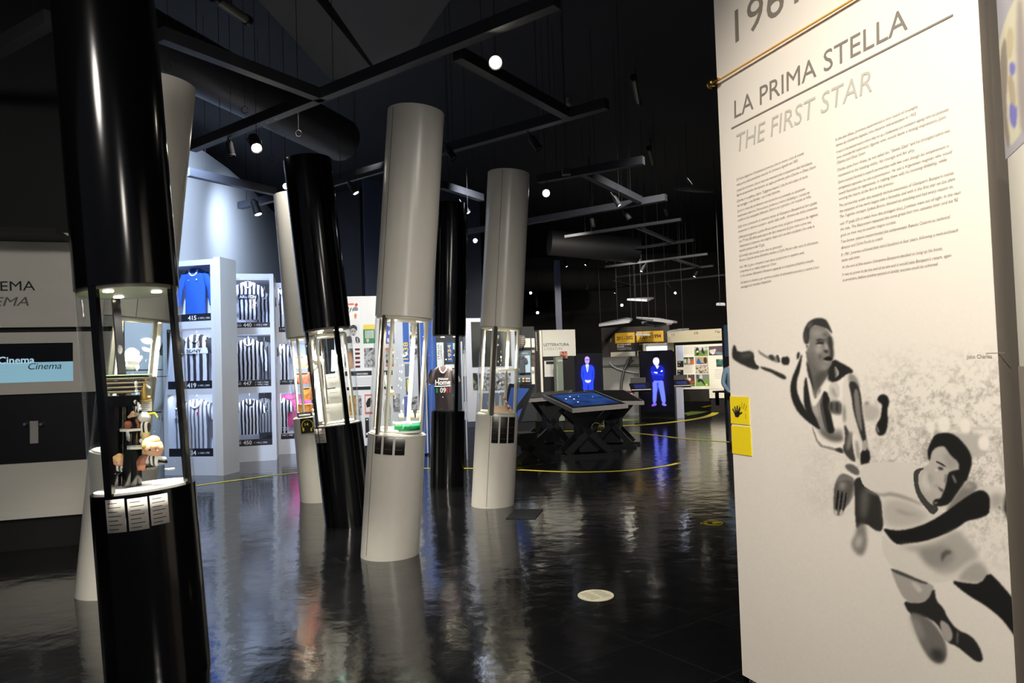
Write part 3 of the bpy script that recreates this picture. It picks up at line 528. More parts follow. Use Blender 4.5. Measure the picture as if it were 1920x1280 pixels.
# neighbouring board at the very right
NB = VP(at(1886, 300, 2.35), at(2100, 300, 1.55))
t = thing('picture_board', 'grey and white board with oval player picture at the far right edge', 'display panel', NB.w(0, 0, -.1))
m = MB(); NB.slab(m, .005, 0, .9, NB.uv(1900, 686)[1], -.12, 0); m.build('plinth', M('panel_grey_edge', (150, 140, 130), .6), t)
zt = NB.uv(1900, 286)[1]; zb_ = NB.uv(1900, 686)[1]
m = MB(); NB.slab(m, .02, zb_, .9, zt, -.06, 0); m.build('white_board', MW, t)
lay = [((176, 172, 182), [(1840, -40), (1990, -40), (1990, 300), (1840, 300)], 6), ((214, 208, 184), [(1920, -30), (1895, 10), (1877, 60), (1864, 130), (1868, 210), (1890, 280), (1915, 250), (1960, 150), (1960, -30)], 1),
       ((150, 140, 128), [(1875, 100), (1886, 60), (1890, 130), (1886, 200), (1896, 280), (1886, 270), (1874, 200)], 1), ((160, 150, 150), [(1904, 0), (1920, 0), (1925, 250), (1910, 240)], 3),
       ((196, 182, 150), [(1888, 50), (1902, 55), (1898, 110), (1888, 110)], 1.5), ((120, 120, 196), [(1893, 115), (1904, 118), (1903, 142), (1893, 140)], 1), ((178, 164, 140), [(1888, 142), (1900, 140), (1906, 200), (1896, 205)], 1), ((116, 114, 196), [(1893, 190), (1902, 200), (1908, 200), (1905, 245), (1893, 230)], 1)]
picture('oval_picture', NB, 1840, -60, 2000, 300, (120, 112, 104), lay, 1, 80, 160, .001, t, vcol('printed_picture'), 0, None, (.0, zt, .9, 3.2))
# ================================================================ COLUMNS WITH SHOWCASES
MPLK = M('placard_black', (20, 17, 17), .5); MPLG = M('placard_grey', (170, 166, 160), .6)
MDISK = M('showcase_floor_white', (245, 242, 235), .5)
class Colm:
    def __init__(s, bx, by, tx, ty, Y, r, mat, label, posts=(), frame=None, zb=1.05, zt=2.07, ztop=3.9, power=40, seam=None, cards=None, cardmat=None, cardh=(0, 0), cardlines=2, nled=3, fm=None):
        s.B = at(bx, by, Y); s.B = at(bx, by, Y); T = at(tx, ty, Y); d = (T-s.B).normalized(); s.B = s.B-d*(s.B.z/d.z); s.T = s.B+d*(ztop/d.z); s.d = d; s.r = r; s.Y = Y; s.zb = zb; s.zt = zt
        e = Vector((1, 0, 0)); s.e1 = (e-d*e.dot(d)).normalized(); s.e2 = s.d.cross(s.e1)
        t = s.t = thing('showcase_column', label, 'display column', s.B, 'leaning showcase columns')
        pb, pt = s.p(zb), s.p(zt)
        m = MB(); m.cyl(s.B, pb, r, n=56, flat0=0.0); low = m.build('column_base', mat, t)
        m = MB(); m.cyl(pt, s.T, r, n=56); m.build('column_top', mat, t)
        m = MB(); m.shell(pb, pt, r-.002, .006, 56); m.build('glass_cylinder', MGL, t)
        m = MB(); m.cyl(pb, pb+d*.012, r-.02, n=48); m.build('showcase_floor', MDISK if fm is None else fm, t)
        m = MB(); m.cyl(pt-d*.02, pt, r-.012, n=48); m.build('showcase_ceiling', M('showcase_ceiling', (120, 114, 106), .4) if mat is MK else MCREAM, t)
        for k in range(nled):
            a = 2.4+k*2*math.pi/nled; c = pt-d*.021+(s.e1*math.cos(a)+s.e2*math.sin(a))*r*.55; m = MB(); m.cyl(c-d*.004, c, .026, n=14); m.build('downlight', MLED, t)
            lamp('showcase_light', 'SPOT', c-d*.02, c-d*1.0+(s.e1*math.cos(a)+s.e2*math.sin(a))*-.06, power/nled*5.5, (1, .93, .80), .02, 112, .8)
        az = -math.atan2(s.B.x, s.B.y); s.az = az
        for a, wd, mt in posts:
            a = math.radians(a)+az; rad = s.e1*math.cos(a)+s.e2*math.sin(a); tan = s.d.cross(rad)
            m = MB(); c = pb+rad*(r-.034)-tan*wd/2; m.box(c, tan*wd, rad*.028, pt-pb); m.build('post', mt, t)
        if frame:
            th, hs, mt, z0f, z1f = frame; th = math.radians(th); fr = MB(); bs = .018
            q0, q1 = s.p(zb+z0f)+d*.0, s.p(zb+(zt-zb)*z1f)
            cs = []
            for k in range(4):
                a = th+math.pi/4+k*math.pi/2; cs.append((s.e1*math.cos(a)+s.e2*math.sin(a))*hs*1.414)
            for k in range(4):
                c, n2 = cs[k], cs[(k+1) % 4]; fr.cyl(q0+c, q1+c, bs, bs, 4, smooth=False); fr.cyl(q1+c, q1+n2, bs, bs, 4, smooth=False); fr.cyl(q0+c+d*.01, q0+n2+d*.01, bs*.8, bs*.8, 4, smooth=False)
            fr.build('inner_frame', mt, t)
        if seam is not None:
            for z0, z1 in ((.02, zb), (zt, ztop-.02)):
                a = math.radians(seam)+az; rad = s.e1*math.cos(a)+s.e2*math.sin(a); tan = s.d.cross(rad); m = MB(); m.box(s.p(z0)+rad*(r-.001)-tan*.002, tan*.004, rad*.0022, s.p(z1)-s.p(z0)); m.build('door_seam', M('seam_line', (74, 62, 56), .6) if mat is not MK else M('seam_black', (0, 0, 0), .9), t)
        if cards:
            for i, (a0, a1) in enumerate(cards):
                a0 += math.degrees(az); a1 += math.degrees(az)
                m = MB(); h0, h1 = cardh[i] if isinstance(cardh[0], (tuple, list)) else cardh; m.shell(pb-d*h1, pb-d*h0, r+.004, .003, 6, math.radians(a0), math.radians(a1)); cd = m.build('placard', cardmat, t)
                m = MB()
                for k in range(cardlines):
                    zz = h0+(h1-h0)*(k+.8)/(cardlines+.6); da = math.radians((a1-a0)*.12); m.shell(pb-d*(zz+.0035), pb-d*zz, r+.0052, .001, 5, math.radians(a0)+da, math.radians(a1)-da*(1.5 if k % 2 else 3))
                m.build('placard_text', MINK if cardmat is MPLG else M('placard_grey_text', (92, 84, 80), .6), cd)
    def p(s, z): return s.B+s.d*(z/s.d.z)
    def inside(s, x, y, back=0): return at(x, y, s.Y+back)
deg = lambda u: -math.degrees(math.acos(max(-1, min(1, u))))
C1 = Colm(297, 1242, 195, 0, 4.0, .262, MK, 'near black gloss column with figurine showcase at far left', posts=[(deg(-.64), .045, MK), (deg(.90), .045, MK), (107, .04, MK)], power=95, zb=1.0, zt=2.10,
          cards=[(deg(-.67), deg(-.34)), (deg(-.29), deg(.06)), (deg(.10), deg(.42))], cardmat=MPLG, cardh=[(.015, .185), (.02, .185), (.02, .175)], cardlines=7)
C2 = Colm(209, 1104, 303, 165, 5.54, .242, MW, 'white column leaning behind the near black column', posts=[], frame=(20, .135, MCREAM, .02, .985), power=40, seam=deg(-.1))
C3 = Colm(601, 935, 551, 368, 9.2, .25, MW, 'white column furthest left behind black column, with headphone sign', frame=(30, .15, MCREAM, .02, .985), power=60, seam=deg(.72))
C4 = Colm(655, 980, 575, 290, 7.7, .25, MK, 'black gloss column between white columns, crossing in front of one', posts=[(deg(.42), .05, MK), (deg(-.9), .02, MK)], frame=(25, .15, MCREAM, .02, .93), power=60,
          cards=[(deg(-.97), deg(-.82)), (deg(-.78), deg(-.52))], cardmat=MPLG, cardh=(.01, .16), cardlines=4, seam=deg(.55))
C5 = Colm(731, 1041, 782, 180, 6.37, .252, MW, 'tall white column in the middle with bright showcase', posts=[(deg(-.72), .032, MPOST)], frame=(28, .155, MCREAM, .02, .985), power=55, seam=deg(-.80),
          cards=[(deg(-.72), deg(-.52)), (deg(-.44), deg(-.14)), (deg(-.06), deg(.26))], cardmat=MPLK, cardh=(.01, .16), cardlines=2)
C6 = Colm(838, 902, 845, 388, 10.0, .235, MK, 'slim black column holding a black T-shirt showcase', posts=[(deg(.5), .05, MK)], power=95, zb=1.02, fm=MK, nled=2)
C7 = Colm(924, 943, 954, 322, 8.5, .25, MW, 'white column right of the others, photographs in its showcase', posts=[(deg(-.28), .04, MPOST)], frame=(22, .155, MCREAM, .02, .985), power=44, seam=deg(-.30),
          cards=[(deg(-.22), deg(.08)), (deg(.16), deg(.48)), (deg(.54), deg(.82))], cardmat=MPLK, cardh=(.01, .31), cardlines=4)
# ================================================================ CEILING TRACKS
ZT = 4.3
def beam(x0, y0, x1, y1, wd=.10, h=.11, label='', z=ZT, mat=None, dots=None):
    h = h if wd >= .1 else .055
    a, b = onz(x0, y0, z), onz(x1, y1, z); d = (b-a).normalized(); n = Vector((-d.y, d.x, 0)); m = MB(); m.box(a-n*wd/2, b-a, n*wd, Vector((0, 0, h)))
    t = thing('track_beam', label, 'track beam', a, 'suspended lighting track beams'); m.build('rail', mat or MBEAM, t)
    L_ = (b-a).length; k = max(1, int(L_/2.2))
    for i in range(k+1 if L_ > 1.2 else 1):
        p = a+d*(L_*(i+.3)/(k+.6)); w_ = MB(); w_.cyl(p+Vector((0, 0, h)), Vector((p.x, p.y, 6.6)), .003, n=5); w_.build('hanger_wire', MKm, t)
    if dots:
        m = MB()
        for f in dots:
            p = a+(b-a)*f; m.cyl(p+Vector((0, 0, -.004)), p+Vector((0, 0, .004)), .009, n=6)
        # bolts read as one small strip of fixings
        m.build('bolt_row', MCHR, t)
    return t
beam(361, 284, 1045, 14, label='long dark beam crossing above the white columns from left to top centre', dots=[.13, .155, .27, .29, .32])
beam(301, 77, 606, 191, label='dark beam running from near black column to the long beam')
beam(858, 112, 1064, 223, label='dark beam behind the bright lamp above the middle')
beam(624, 347, 1138, 204, label='beam passing behind the tall white column top')
beam(826, 353, 903, 377, label='short beam between the two front white columns')
beam(872, 441, 1249, 376, label='beam behind the small white column below the star-bright lamp')
beam(1094, 330, 1200, 381, label='short beam joining two rails right of the star-bright lamp')
beam(1010, 343, 1207, 308, label='beam ending right of centre beneath the upper emergency light')
beam(1060, 446, 1277, 414, label='long rail at mid right, second below the bright lamp', wd=.07)
beam(1194, 428, 1265, 457, label='cross rail linking second and third right rails', wd=.08)
beam(1194, 467, 1301, 452, label='short third rail at right above the dark duct', wd=.07)
beam(1135, 502, 1326, 478, label='fourth rail at right, long and thin', wd=.07)
beam(1262, 487, 1314, 503, label='cross rail between fourth and fifth right rails', wd=.08)
beam(1155, 521, 1337, 500, label='fifth rail at right, long and thin', wd=.07)
beam(1150, 540, 1358, 517, label='sixth and lowest long rail reaching the cream panel', wd=.07)
beam(1152, 528, 1187, 537, label='tiny cross rail under the fifth rail', wd=.08)
beam(1050, 549, 1092, 545, label='faint rail beside the pale blue post', wd=.06); beam(1052, 555, 1075, 560, label='faint short cross rail beside the pale blue post', wd=.06)
MBEAM_LIT = M('beam_paint_lit', (96, 98, 108), .5)  # paler, bluer copy of the beam paint, with the hall light in its colour
beam(352, 330, 516, 366, label='pale-lit beam against the white hall wall', mat=MBEAM_LIT)
beam(450, 392, 520, 376, label='stub rail in front of the white hall wall holding a spotlight', mat=MBEAM_LIT)
beam(-60, 134, 96, 48, label='thin rail left of the near black column')
beam(620, 351, 724, 321, wd=.05, label='thin rail between black column and tall white column', z=4.24)
# ducts and services
m = MB(); a, b = onz(250, 60, 5.1), onz(640, 262, 5.1); m.cyl(a, b, .32, n=28); tag(m.build('air_duct', M('duct_dark_blue', (30, 31, 38), .5)), 'big round dark air duct over the left columns', 'duct')
m = MB(); a, b = at(940, 520, 24), at(1150, 524, 27); m.cyl(at(800, 520, 22), b, .42, n=28); tag(m.build('air_duct', M('duct_grey', (44, 44, 46), .5)), 'long grey air duct low over the central area', 'duct')
m = MB(); m.cyl(at(1030, 455, 17), at(1195, 470, 17.4), .3, n=28); p = at(1110, 463, 17.2); m.cyl(p, (p.x, p.y, 6.6), .02, n=6); tag(m.build('air_duct', M('duct_black', (24, 24, 26), .6)), 'short black duct between the right rails', 'duct')
# hooks with cable loops
for x, y in ((315, 127), (459, 206), (560, 250), (509, 297)):
    c = onz(x, y, 4.5); m = MB(); m.tube([c+Vector((.035*math.cos(a*.63), 0, .04*math.sin(a*.63))) for a in range(10)], .004, 5); m.cyl(c+Vector((0, 0, .04)), c+Vector((0, 0, 6.6-c.z)), .003, n=4)
    tag(m.build('cable_loop', MDG), 'looped cable hanging from ceiling near '+{315: 'the leftmost white column top', 459: 'the crossing of two beams', 560: 'the black column top, upper', 509: 'the lit ceiling spot, lower'}[x], 'cable')
# spotlight heads
def head(on, col, big):
    t = thing('track_spotlight', 'x', 'spotlight', (0, 0, 0)); s_ = 1.35 if big else 1
    m = MB(); m.cyl((0, 0, 0), (0, 0, .15*s_), .045*s_, .04*s_, 20); m.cyl((0, 0, .15*s_), (0, 0, .18*s_), .03*s_, .02*s_, 16); m.shell((0, 0, -.015), (0, 0, .01), .047*s_, .005, 20); m.build('housing', MKm, t)
    m = MB(); m.cyl((0, 0, -.004), (0, 0, .001), .037*s_, n=20); m.build('lens', M('lens_'+('off' if not on else col), (255, 246, 225) if col == 'warm' else (225, 235, 255), .3, 0, 45 if on else 0) if on else M('lens_off', (60, 60, 66), .2), t)
    m = MB(); m.cyl((.05*s_, 0, .08), (.055*s_, 0, .16), .006, n=6); m.cyl((-.05*s_, 0, .08), (-.055*s_, 0, .16), .006, n=6); m.cyl((-.055*s_, 0, .16), (.055*s_, 0, .16), .006, n=6); m.cyl((0, 0, .16), (0, 0, .24), .01, n=8); m.build('bracket', MDG, t)
    return t
protos = {}
def spot(x, y, z, aim, on, col, label, big=False):
    p = onz(x, y, z); k = (on, col, big); A = aim(p) if callable(aim) else Vector(aim); dz = (p-A).normalized(); dx = Vector((0, 0, 1)).cross(dz); dx = dx.normalized() if dx.length > .01 else Vector((1, 0, 0)); dy = dz.cross(dx); R = Matrix((dx, dy, dz)).transposed()
    if k not in protos:
        t = head(on, col, big); protos[k] = t; t.matrix_world = Matrix.Translation(p)@R.to_4x4(); WM[t.name] = t.matrix_world.copy(); t['label'] = label; t['group'] = 'ceiling spotlights'
    else:
        t = dup(protos[k], p, R, label, 'ceiling spotlights')
        for c in list(t.children):
            if c.name.startswith('suspension_wire'): bpy.data.objects.remove(c)
    m = MB(); m.cyl(p+Vector((0, 0, .05)), (p.x, p.y, 6.6), .003, n=4); m.build('suspension_wire', MKm, t)
    return t
CAMp = Vector((0, 0, 1.5)); tocam = lambda p: p+(CAMp-p)*.5+Vector((0, 0, -.3)); down = lambda p: p+Vector((.15, .05, -1)); dl = lambda p: p+Vector((-.6, 0, -1)); dr = lambda p: p+Vector((.6, -.1, -1))
for a in ((929, 117, 4.12, tocam, True, 'warm', 'brightest warm spotlight high above the middle', True), (1024, 362, 4.1, tocam, True, 'cool', 'dazzling bluish-white spotlight right of the small white column', True),
          (481, 277, 4.0, lambda p: p+Vector((.5, -.8, -1)), True, 'warm', 'warm spotlight under the crossing beams at left', True), (484, 401, 4.05, lambda p: p+Vector((.35, -.1, -1)), True, 'cool', 'spotlight on the stub rail before the white wall', True),
          (434, 292, 4.1, down, False, 'cool', 'unlit spotlight left of the warm lamp on the long beam'), (667, 361, 4.05, dr, True, 'cool', 'small spotlight right of the black column top'),
          (536, 349, 4.1, tocam, True, 'cool', 'spotlight peeking out left of the black column'), (877, 398, 4.0, dr, True, 'cool', 'spotlight between white columns under the short beam'), (891, 451, 4.0, tocam, True, 'cool', 'small round spotlight left of the small white column'),
          (1010, 278, 4.1, dr, False, 'cool', 'unlit spotlight under the second beam, upper centre'), (850, 296, 4.15, dr, False, 'cool', 'unlit spotlight right of the tall white column'), (1161, 384, 4.05, dr, True, 'cool', 'spotlight under the junction right of the dazzling one'),
          (1180, 410, 4.1, dr, False, 'cool', 'unlit spotlight hanging from the mid right rail'), (1112, 425, 4.1, down, False, 'cool', 'tall unlit fixture on the mid right rail'), (1203, 508, 4.0, dl, True, 'warm', 'bright spotlight between the fourth and fifth right rails'), (1302, 518, 4.1, dl, True, 'warm', 'spotlight close to the cream panel edge, upper'),
          (1062, 499, 4.15, dr, True, 'cool', 'left spotlight of the trio above the grey duct'), (1098, 496, 4.15, dl, True, 'warm', 'middle spotlight of the trio above the grey duct'), (1136, 489, 4.2, down, True, 'warm', 'right, smallest spotlight of the trio above the grey duct'),
          (1255, 537, 4.1, dr, True, 'cool', 'small spotlight under the sixth rail, middle right'), (1266, 549, 4.1, tocam, True, 'cool', 'round blue-white spotlight under the sixth rail'), (995, 549, 4.0, tocam, True, 'warm', 'far round warm spotlight beside the small white column'),
          (1008, 586, 3.2, tocam, True, 'warm', 'lowest far round spotlight beside the small white column'), (1166, 572, 3.4, tocam, True, 'warm', 'round warm spotlight above the wing-shaped reflectors'), (1101, 541, 4.1, down, True, 'warm', 'far spotlight right of the pale blue post'), (1153, 549, 4.1, dl, True, 'cool', 'far spotlight above the hanging wing panels'),
          (1007, 567, 3.8, down, True, 'warm', 'upper of two tiny far lamps by the pale blue post'), (1007, 574, 3.6, down, True, 'warm', 'lower of two tiny far lamps by the pale blue post')):
    spot(*a)
lamp('track_or_fill_light', 'SPOT', onz(484, 401, 4.0)+Vector((0, -.05, -.1)), onz(500, 560, 2.6)+Vector((.2, 2.5, 0)), 90, COOL, .03, 48, .7)
# emergency lights, sensors
for x0, y0, x1, y1, lb in ((1188, 146, 1197, 192, 'unlit tubular emergency light, upper of two near the cream panel'), (1217, 278, 1224, 306, 'unlit tubular emergency light, lower of two near the cream panel'), (404, -4, 463, 38, 'long unlit tube light at the top left of the ceiling'), (1246, 389, 1250, 402, 'tiny unlit emergency light far right')):
    z = 6.2 if x0 != 404 else 5.5; a, b = onz(x0, y0, z), onz(x1, y1, z); t = thing('emergency_light', lb, 'light fixture', a); dd = (b-a).normalized(); m = MB(); m.cyl(a, b, .05, n=14); m.build('tube_cover', M('tube_grey', (112, 110, 96), .3), t)
    m = MB(); m.cyl(a-dd*.03, a+dd*.03, .06, n=14); m.build('end_cap', MDG, t); m = MB(); m.cyl(b-dd*.03, b+dd*.03, .06, n=14); m.build('end_cap', MDG, t); m = MB(); m.cyl((a+b)/2, Vector(((a+b)/2).xyz)+Vector((0, 0, 6.6-z)), .01, n=5); m.build('hanger_wire', MDG, t)
m = MB(); p = onz(1067, 194, 6.5); m.ball(p, .06, .06, .05); m.cyl(p, p+Vector((0, 0, .1)), .05, n=14); tag(m.build('smoke_detector', M('detector_white', (120, 120, 118), .5)), 'small white round smoke detector on the ceiling', 'detector')
m = MB(); p = onz(1062, 322, 4.35); m.cbox(p, .12, .12, .09); m.cyl(p, p+Vector((0, 0, 6.6-p.z)), .006, n=5); tag(m.build('junction_box', M('junction_grey', (60, 60, 64), .5)), 'small grey box hanging above the dazzling spotlight', 'box')
# hanging dark panel
c = at(1300, 356, 15); t = thing('hanging_board', 'dark square panel hanging on a cable near the cream panel', 'ceiling panel', c); R = Matrix.Rotation(.5, 3, 'Z')@Matrix.Rotation(.22, 3, 'X'); m = MB(); m.cbox(c, .62, .55, .05, R); m.build('board', M('panel_charcoal', (30, 30, 32), .6), t)
m = MB(); p = at(1289, 333, 15); m.cyl(p, (p.x, p.y, 6.6), .008, n=6)
for dx, dy in ((-10, 14), (9, 12), (0, 16)): m.cyl(p, at(1289+dx, 333+dy, 15), .007, n=5)
m.build('suspension_cable', MCHR, t)
m = MB(); m.cyl(at(1309, 340, 15.2), (at(1309, 340, 15.2).x, at(1309, 340, 15.2).y, 6.6), .004, n=5); m.build('thin_wire', MDG, t)
# ================================================================ JERSEY CASES
MCASE = M('case_white_metal', (214, 216, 222), .4); MBACK = M('case_back_paper', (232, 234, 240), .7); MLAB = M('label_bar_black', (30, 31, 40), .5); MPANE = glass('case_glass', (.96, .97, 1), .12)
def loft(m, secs, n=20, mi=0, cap=True):
    """secs: (cx, cy, z, rx, ry) horizontal elliptical sections"""
    vs = []; fs = []
    for cx, cy, z, rx, ry in secs:
        for k in range(n): a = 2*math.pi*k/n; vs.append((cx+rx*math.cos(a), cy+ry*math.sin(a)*(1+.12*math.sin(5*a+z*9)), z))
    for i in range(len(secs)-1):
        for k in range(n): fs.append((i*n+k, i*n+(k+1) % n, (i+1)*n+(k+1) % n, (i+1)*n+k))
    m.add(vs, fs, mi, True)
    if cap: m.add(vs[-n:], [tuple(range(n))], mi); m.add(vs[:n], [tuple(range(n-1, -1, -1))], mi)
def jersey(label, mat, colmat, long=False, w=.17, h=.70, sleeve=None, cuff=None):
    t = thing('football_jersey', label, 'football shirt', (0, 0, 0), 'football shirts in the glass cases')
    m = MB(); loft(m, [(0, 0, 0, w, .05), (0, 0, h*.3, w*.97, .055), (0, 0, h*.62, w*1.03, .06), (0, 0, h*.82, w*1.12, .055), (0, 0, h*.93, w*.98, .045), (0, 0, h*.985, w*.55, .035), (0, 0, h, w*.36, .03)], 28); m.build('body', mat, t)
    for sx in (-1, 1):
        m = MB(); p0 = Vector((sx*w*.92, 0, h*.88)); p1 = Vector((sx*w*(1.62 if long else 1.55), -.01, h*(.20 if long else .60))); d = p1-p0; n = 14; vs = []; fs = []
        if long: mid = Vector((sx*w*1.45, -.01, h*.58)); P = [p0, p0*.5+mid*.5, mid, (mid+p1)/2, p1]; Rr = [.062, .056, .05, .044, .036]
        else: P = [p0, p0+d*.5, p1]; Rr = [.066, .062, .058]
        for p, r in zip(P, Rr):
            for k in range(n): a = 2*math.pi*k/n; vs.append(p+Vector((r*math.cos(a), r*.6*math.sin(a), r*.45*sx*math.cos(a))))
        for i in range(len(P)-1):
            for k in range(n): fs.append((i*n+k, i*n+(k+1) % n, (i+1)*n+(k+1) % n, (i+1)*n+k))
        m.add(vs, fs, 0, True); m.add(vs[-n:], [tuple(range(n))], 0); m.build('sleeve', sleeve or mat, t)
        if cuff: m = MB(); m.cyl(P[-1], P[-1]+(P[-1]-P[-2]).normalized()*.02, Rr[-1]*1.02, Rr[-1]*1.02, 12); m.build('cuff', cuff, t)
    m = MB(); m.tube([Vector((w*.42*math.cos(a), -.045-.01*math.sin(a), h*.97-.10*math.sin(a))) for a in np.linspace(0, math.pi, 9)], .014, 7)
    m.build('collar', colmat, t)
    m = MB(); m.cyl((0, 0, h*.98), (0, 0, h+.14), .0025, n=5); m.cyl((-w*.8, 0, h*.93), (0, 0, h+.0), .003, n=5); m.cyl((w*.8, 0, h*.93), (0, 0, h+.0), .003, n=5); m.build('hanger', MCHR, t)
    return t
MS1 = stripes('stripe_navy_white', .072, (236, 238, 242), (26, 27, 52), .46, bend=.03); MS2 = stripes('stripe_black_white', .066, (228, 230, 236), (24, 25, 34), .5, phase=.3, bend=.03)
MS3 = stripes('stripe_grey', .06, (205, 205, 206), (92, 94, 102), .42, phase=.1, bend=.02); MS4 = stripes('stripe_wide', .105, (226, 226, 230), (52, 52, 54), .5, phase=.2, bend=.02); MBLUE = M('royal_blue_cloth', (48, 104, 200), .85)
MPINK = blotch('pink_black_cloth', [(228, 92, 150), (228, 92, 150), (225, 96, 152), (60, 40, 52)], 4); MWC = M('white_cloth', (236, 236, 240), .85)
def jput(t, vp, x, yt, yb, off, sc=1, rot=0):
    a = vp.hit(x, yb, off); b = vp.hit(x, yt, off); s_ = (b-a).length/.70*sc; yaw = math.atan2(vp.h.y, vp.h.x)+rot
    mtx = Matrix.Translation(Vector((a.x, a.y, a.z)))@Matrix.Rotation(yaw, 4, 'Z')@Matrix.Diagonal((s_, s_, s_, 1)); t.matrix_world = mtx; WM[t.name] = mtx.copy()
    return t
def case(vp, x0, x1, ytop, ybase, rows, label, fin=None, backfrac=1.0, depth=.42):
    xm = (x0+x1)/2; u0, u1 = vp.uv(x0, 700)[0], vp.uv(x1, 700)[0]; zt = vp.uv(xm, ytop)[1]; t = thing('jersey_case', label, 'display case', vp.w((u0+u1)/2, 0, -depth/2), 'tall white shirt cases')
    fw_ = .075; m = MB()
    vp.slab(m, u0, 0, u0+fw_, zt, -depth, 0); vp.slab(m, u1-fw_, 0, u1, zt, -depth, 0); vp.slab(m, u0+fw_, zt-.09, u1-fw_, zt, -depth, 0)
    prev = zt-.09
    zs = []
    for yt, yl, yb in rows:
        z1, zl, z0 = [vp.uv(xm, q)[1] for q in (yt, yl, yb)]; zs.append((z1, zl, z0))
    for i, (z1, zl, z0) in enumerate(zs):
        nz = zs[i+1][0] if i+1 < len(zs) else 0
        vp.slab(m, u0+fw_, nz if nz else .0, u1-fw_, z0, -depth, 0)
    m.build('carcass', MCASE, t)
    for i, (z1, zl, z0) in enumerate(zs):
        m = MB(); vp.slab(m, u0+fw_, z0, u0+fw_+(u1-u0-2*fw_)*backfrac, z1, -depth, -depth+.01); m.build('back_panel', MBACK, t)
        m = MB(); vp.slab(m, u0+fw_, z0, u1-fw_, zl, -.05, -.015); rows[i] = (m.build('label_bar', MLAB, t), (z0, zl))
        cc_ = vp.w((u0+u1)/2, z1-.03, -.06); lamp('case_fill_light', 'AREA', cc_, vp.w((u0+u1)/2, z0+.25, -depth), 3.5, (.72, .82, 1), (u1-u0)*.8, sy=.03)  # unseen area lamp added in each cell to brighten its back
        m = MB(); vp.slab(m, u0+fw_, zl, u1-fw_, z1, -.012, -.006); m.build('glass_pane', MPANE, t)
        m = MB()
        for k in range(9):
            if k % 4 != 3: vp.slab(m, u0+fw_+.05+.01*(k % 3), z0+(z1-z0)*(.80-.035*k), u0+fw_+.30, z0+(z1-z0)*(.80-.035*k)+.004, -depth+.01, -depth+.012)
        m.build('back_text', M('pale_text', (170, 172, 182), .7), t)
    if fin: m = MB(); vp.slab(m, vp.uv(fin[0], 700)[0], 0, vp.uv(fin[1], 700)[0], zt+.02, -depth, .03); m.build('side_fin', M('fin_warm_white', (214, 210, 202), .4), t)
    return t, zs
J1 = pl_at(236, 405, 12.1, 11.75); rows1 = [(494, 588.5, 602.5), (616, 714, 729), (739.5, 841, 856)]
r_ = list(rows1); c1, z1s = case(J1, 306, 405, 488, 889, r_, 'left white shirt case with three shirts numbered 415, 419 and 4..', fin=(405.5, 418))
for (lb, (z0, z1)), (nm, num, yr, y0_) in zip(r_, ((None, '415', '// 1973 | 1984', 596), (None, '419', '// 1991 | 2004', 722.5), (None, '434', '// 1969 | 1981', 849))):
    m = MB(); J1.text(m, num, 352.5 if num == '415' else 351, y0_+4, 368, y0_+3.4, -.012, 8, 0, .02); J1.text(m, yr, 371, y0_+2, 393, y0_+1.2, -.012, 3.5); m.build('label_text', MWTX, lb)
r2 = [(521, 604, 614), (627, 713, 725), (737, 824, 836)]
J2 = pl_at(418, 516, 13.35, 13.6); r_ = list(r2); c2, _ = case(J2, 418.5, 516, 513, 865, r_, 'middle white shirt case with striped shirts numbered 440, 447 and 450', backfrac=.62, depth=.95)
for (lb, _z), (nm1, nm2, num, yr, yr2, yc) in zip(r_, (('Antonio', 'CABRINI', '440', '// 1976 | 1989', None, 609), ('Franco', 'CAUSIO', '447', '// 1967 | 1968', '// 1970 | 1981', 718.5), ('Sandro', 'SALVADORE', '450', '// 1962 | 1974', None, 829.5))):
    m = MB(); J2.text(m, nm1, 437 if nm1 != 'Franco' else 440, yc-1, 452, yc-1.2, -.012, 2.6); J2.text(m, nm2, 431 if nm2 == 'SALVADORE' else 438, yc+3, 452.5, yc+2.6, -.012, 2.8, 0, .02); J2.text(m, num, 456, yc+3.6, 472, yc+3.2, -.012, 7, 0, .02)
    if yr2: J2.text(m, yr, 478, yc-.6, 503, yc-1.2, -.012, 2.6); J2.text(m, yr2, 478, yc+3.6, 503, yc+3, -.012, 2.6)
    else: J2.text(m, yr, 476, yc+1.6, 501, yc+1, -.012, 3)
    m.build('label_text', MWTX, lb)
J3 = pl_at(518, 600, 14.5, 14.7); r_ = [(536, 612, 622), (644, 711, 720), (735, 812, 822)]; c3, _ = case(J3, 517, 600, 530, 853, r_, 'right white shirt case partly behind the leftmost slim white column', backfrac=1)
for (lb, _z), (num, yr, yc) in zip(r_, ((None, '// 1946 | 1961', 617), (None, '// 1970 | 1983', 715.5), ('8', '// 1969 | 1984', 816))):
    m = MB(); J3.text(m, yr, 525, yc+1.5, 549, yc+.8, -.012, 3.2)
    if num: J3.text(m, num, 519.5, yc+2, 523, yc+2, -.012, 5)
    m.build('label_text', MWTX, lb)
m = MB(); J3.text(m, '705', 530, 807, 543, 806, -.010, 6); tx = m.build('glass_number', MWTX, c3)
def jtext(t, s_, z, wdt, cap, mat, band=None, w=.17):
    if band: m = MB(); loft(m, [(0, -.004, z-.02, w*1.01, .062), (0, -.004, z+cap+.02, w*1.03, .066)], 28, cap=False); WMt = WM[t.name].copy(); b = m; b.v = [tuple(WMt@Vector(p)) for p in b.v]; b.build('chest_band', band, t)
    m = MB(); text_at(m, s_, (-wdt/2, -.072, z), (1, 0, 0), (0, 0, 1), wdt, cap, 0, .02); m.v = [tuple(WM[t.name]@Vector(p)) for p in m.v]; m.build('chest_lettering', mat, t)
k = jput(jersey('blue long-sleeved polo jersey in the left case, top row', MBLUE, MWC, True, w=.175), J1, 367, 503, 589, -.2)
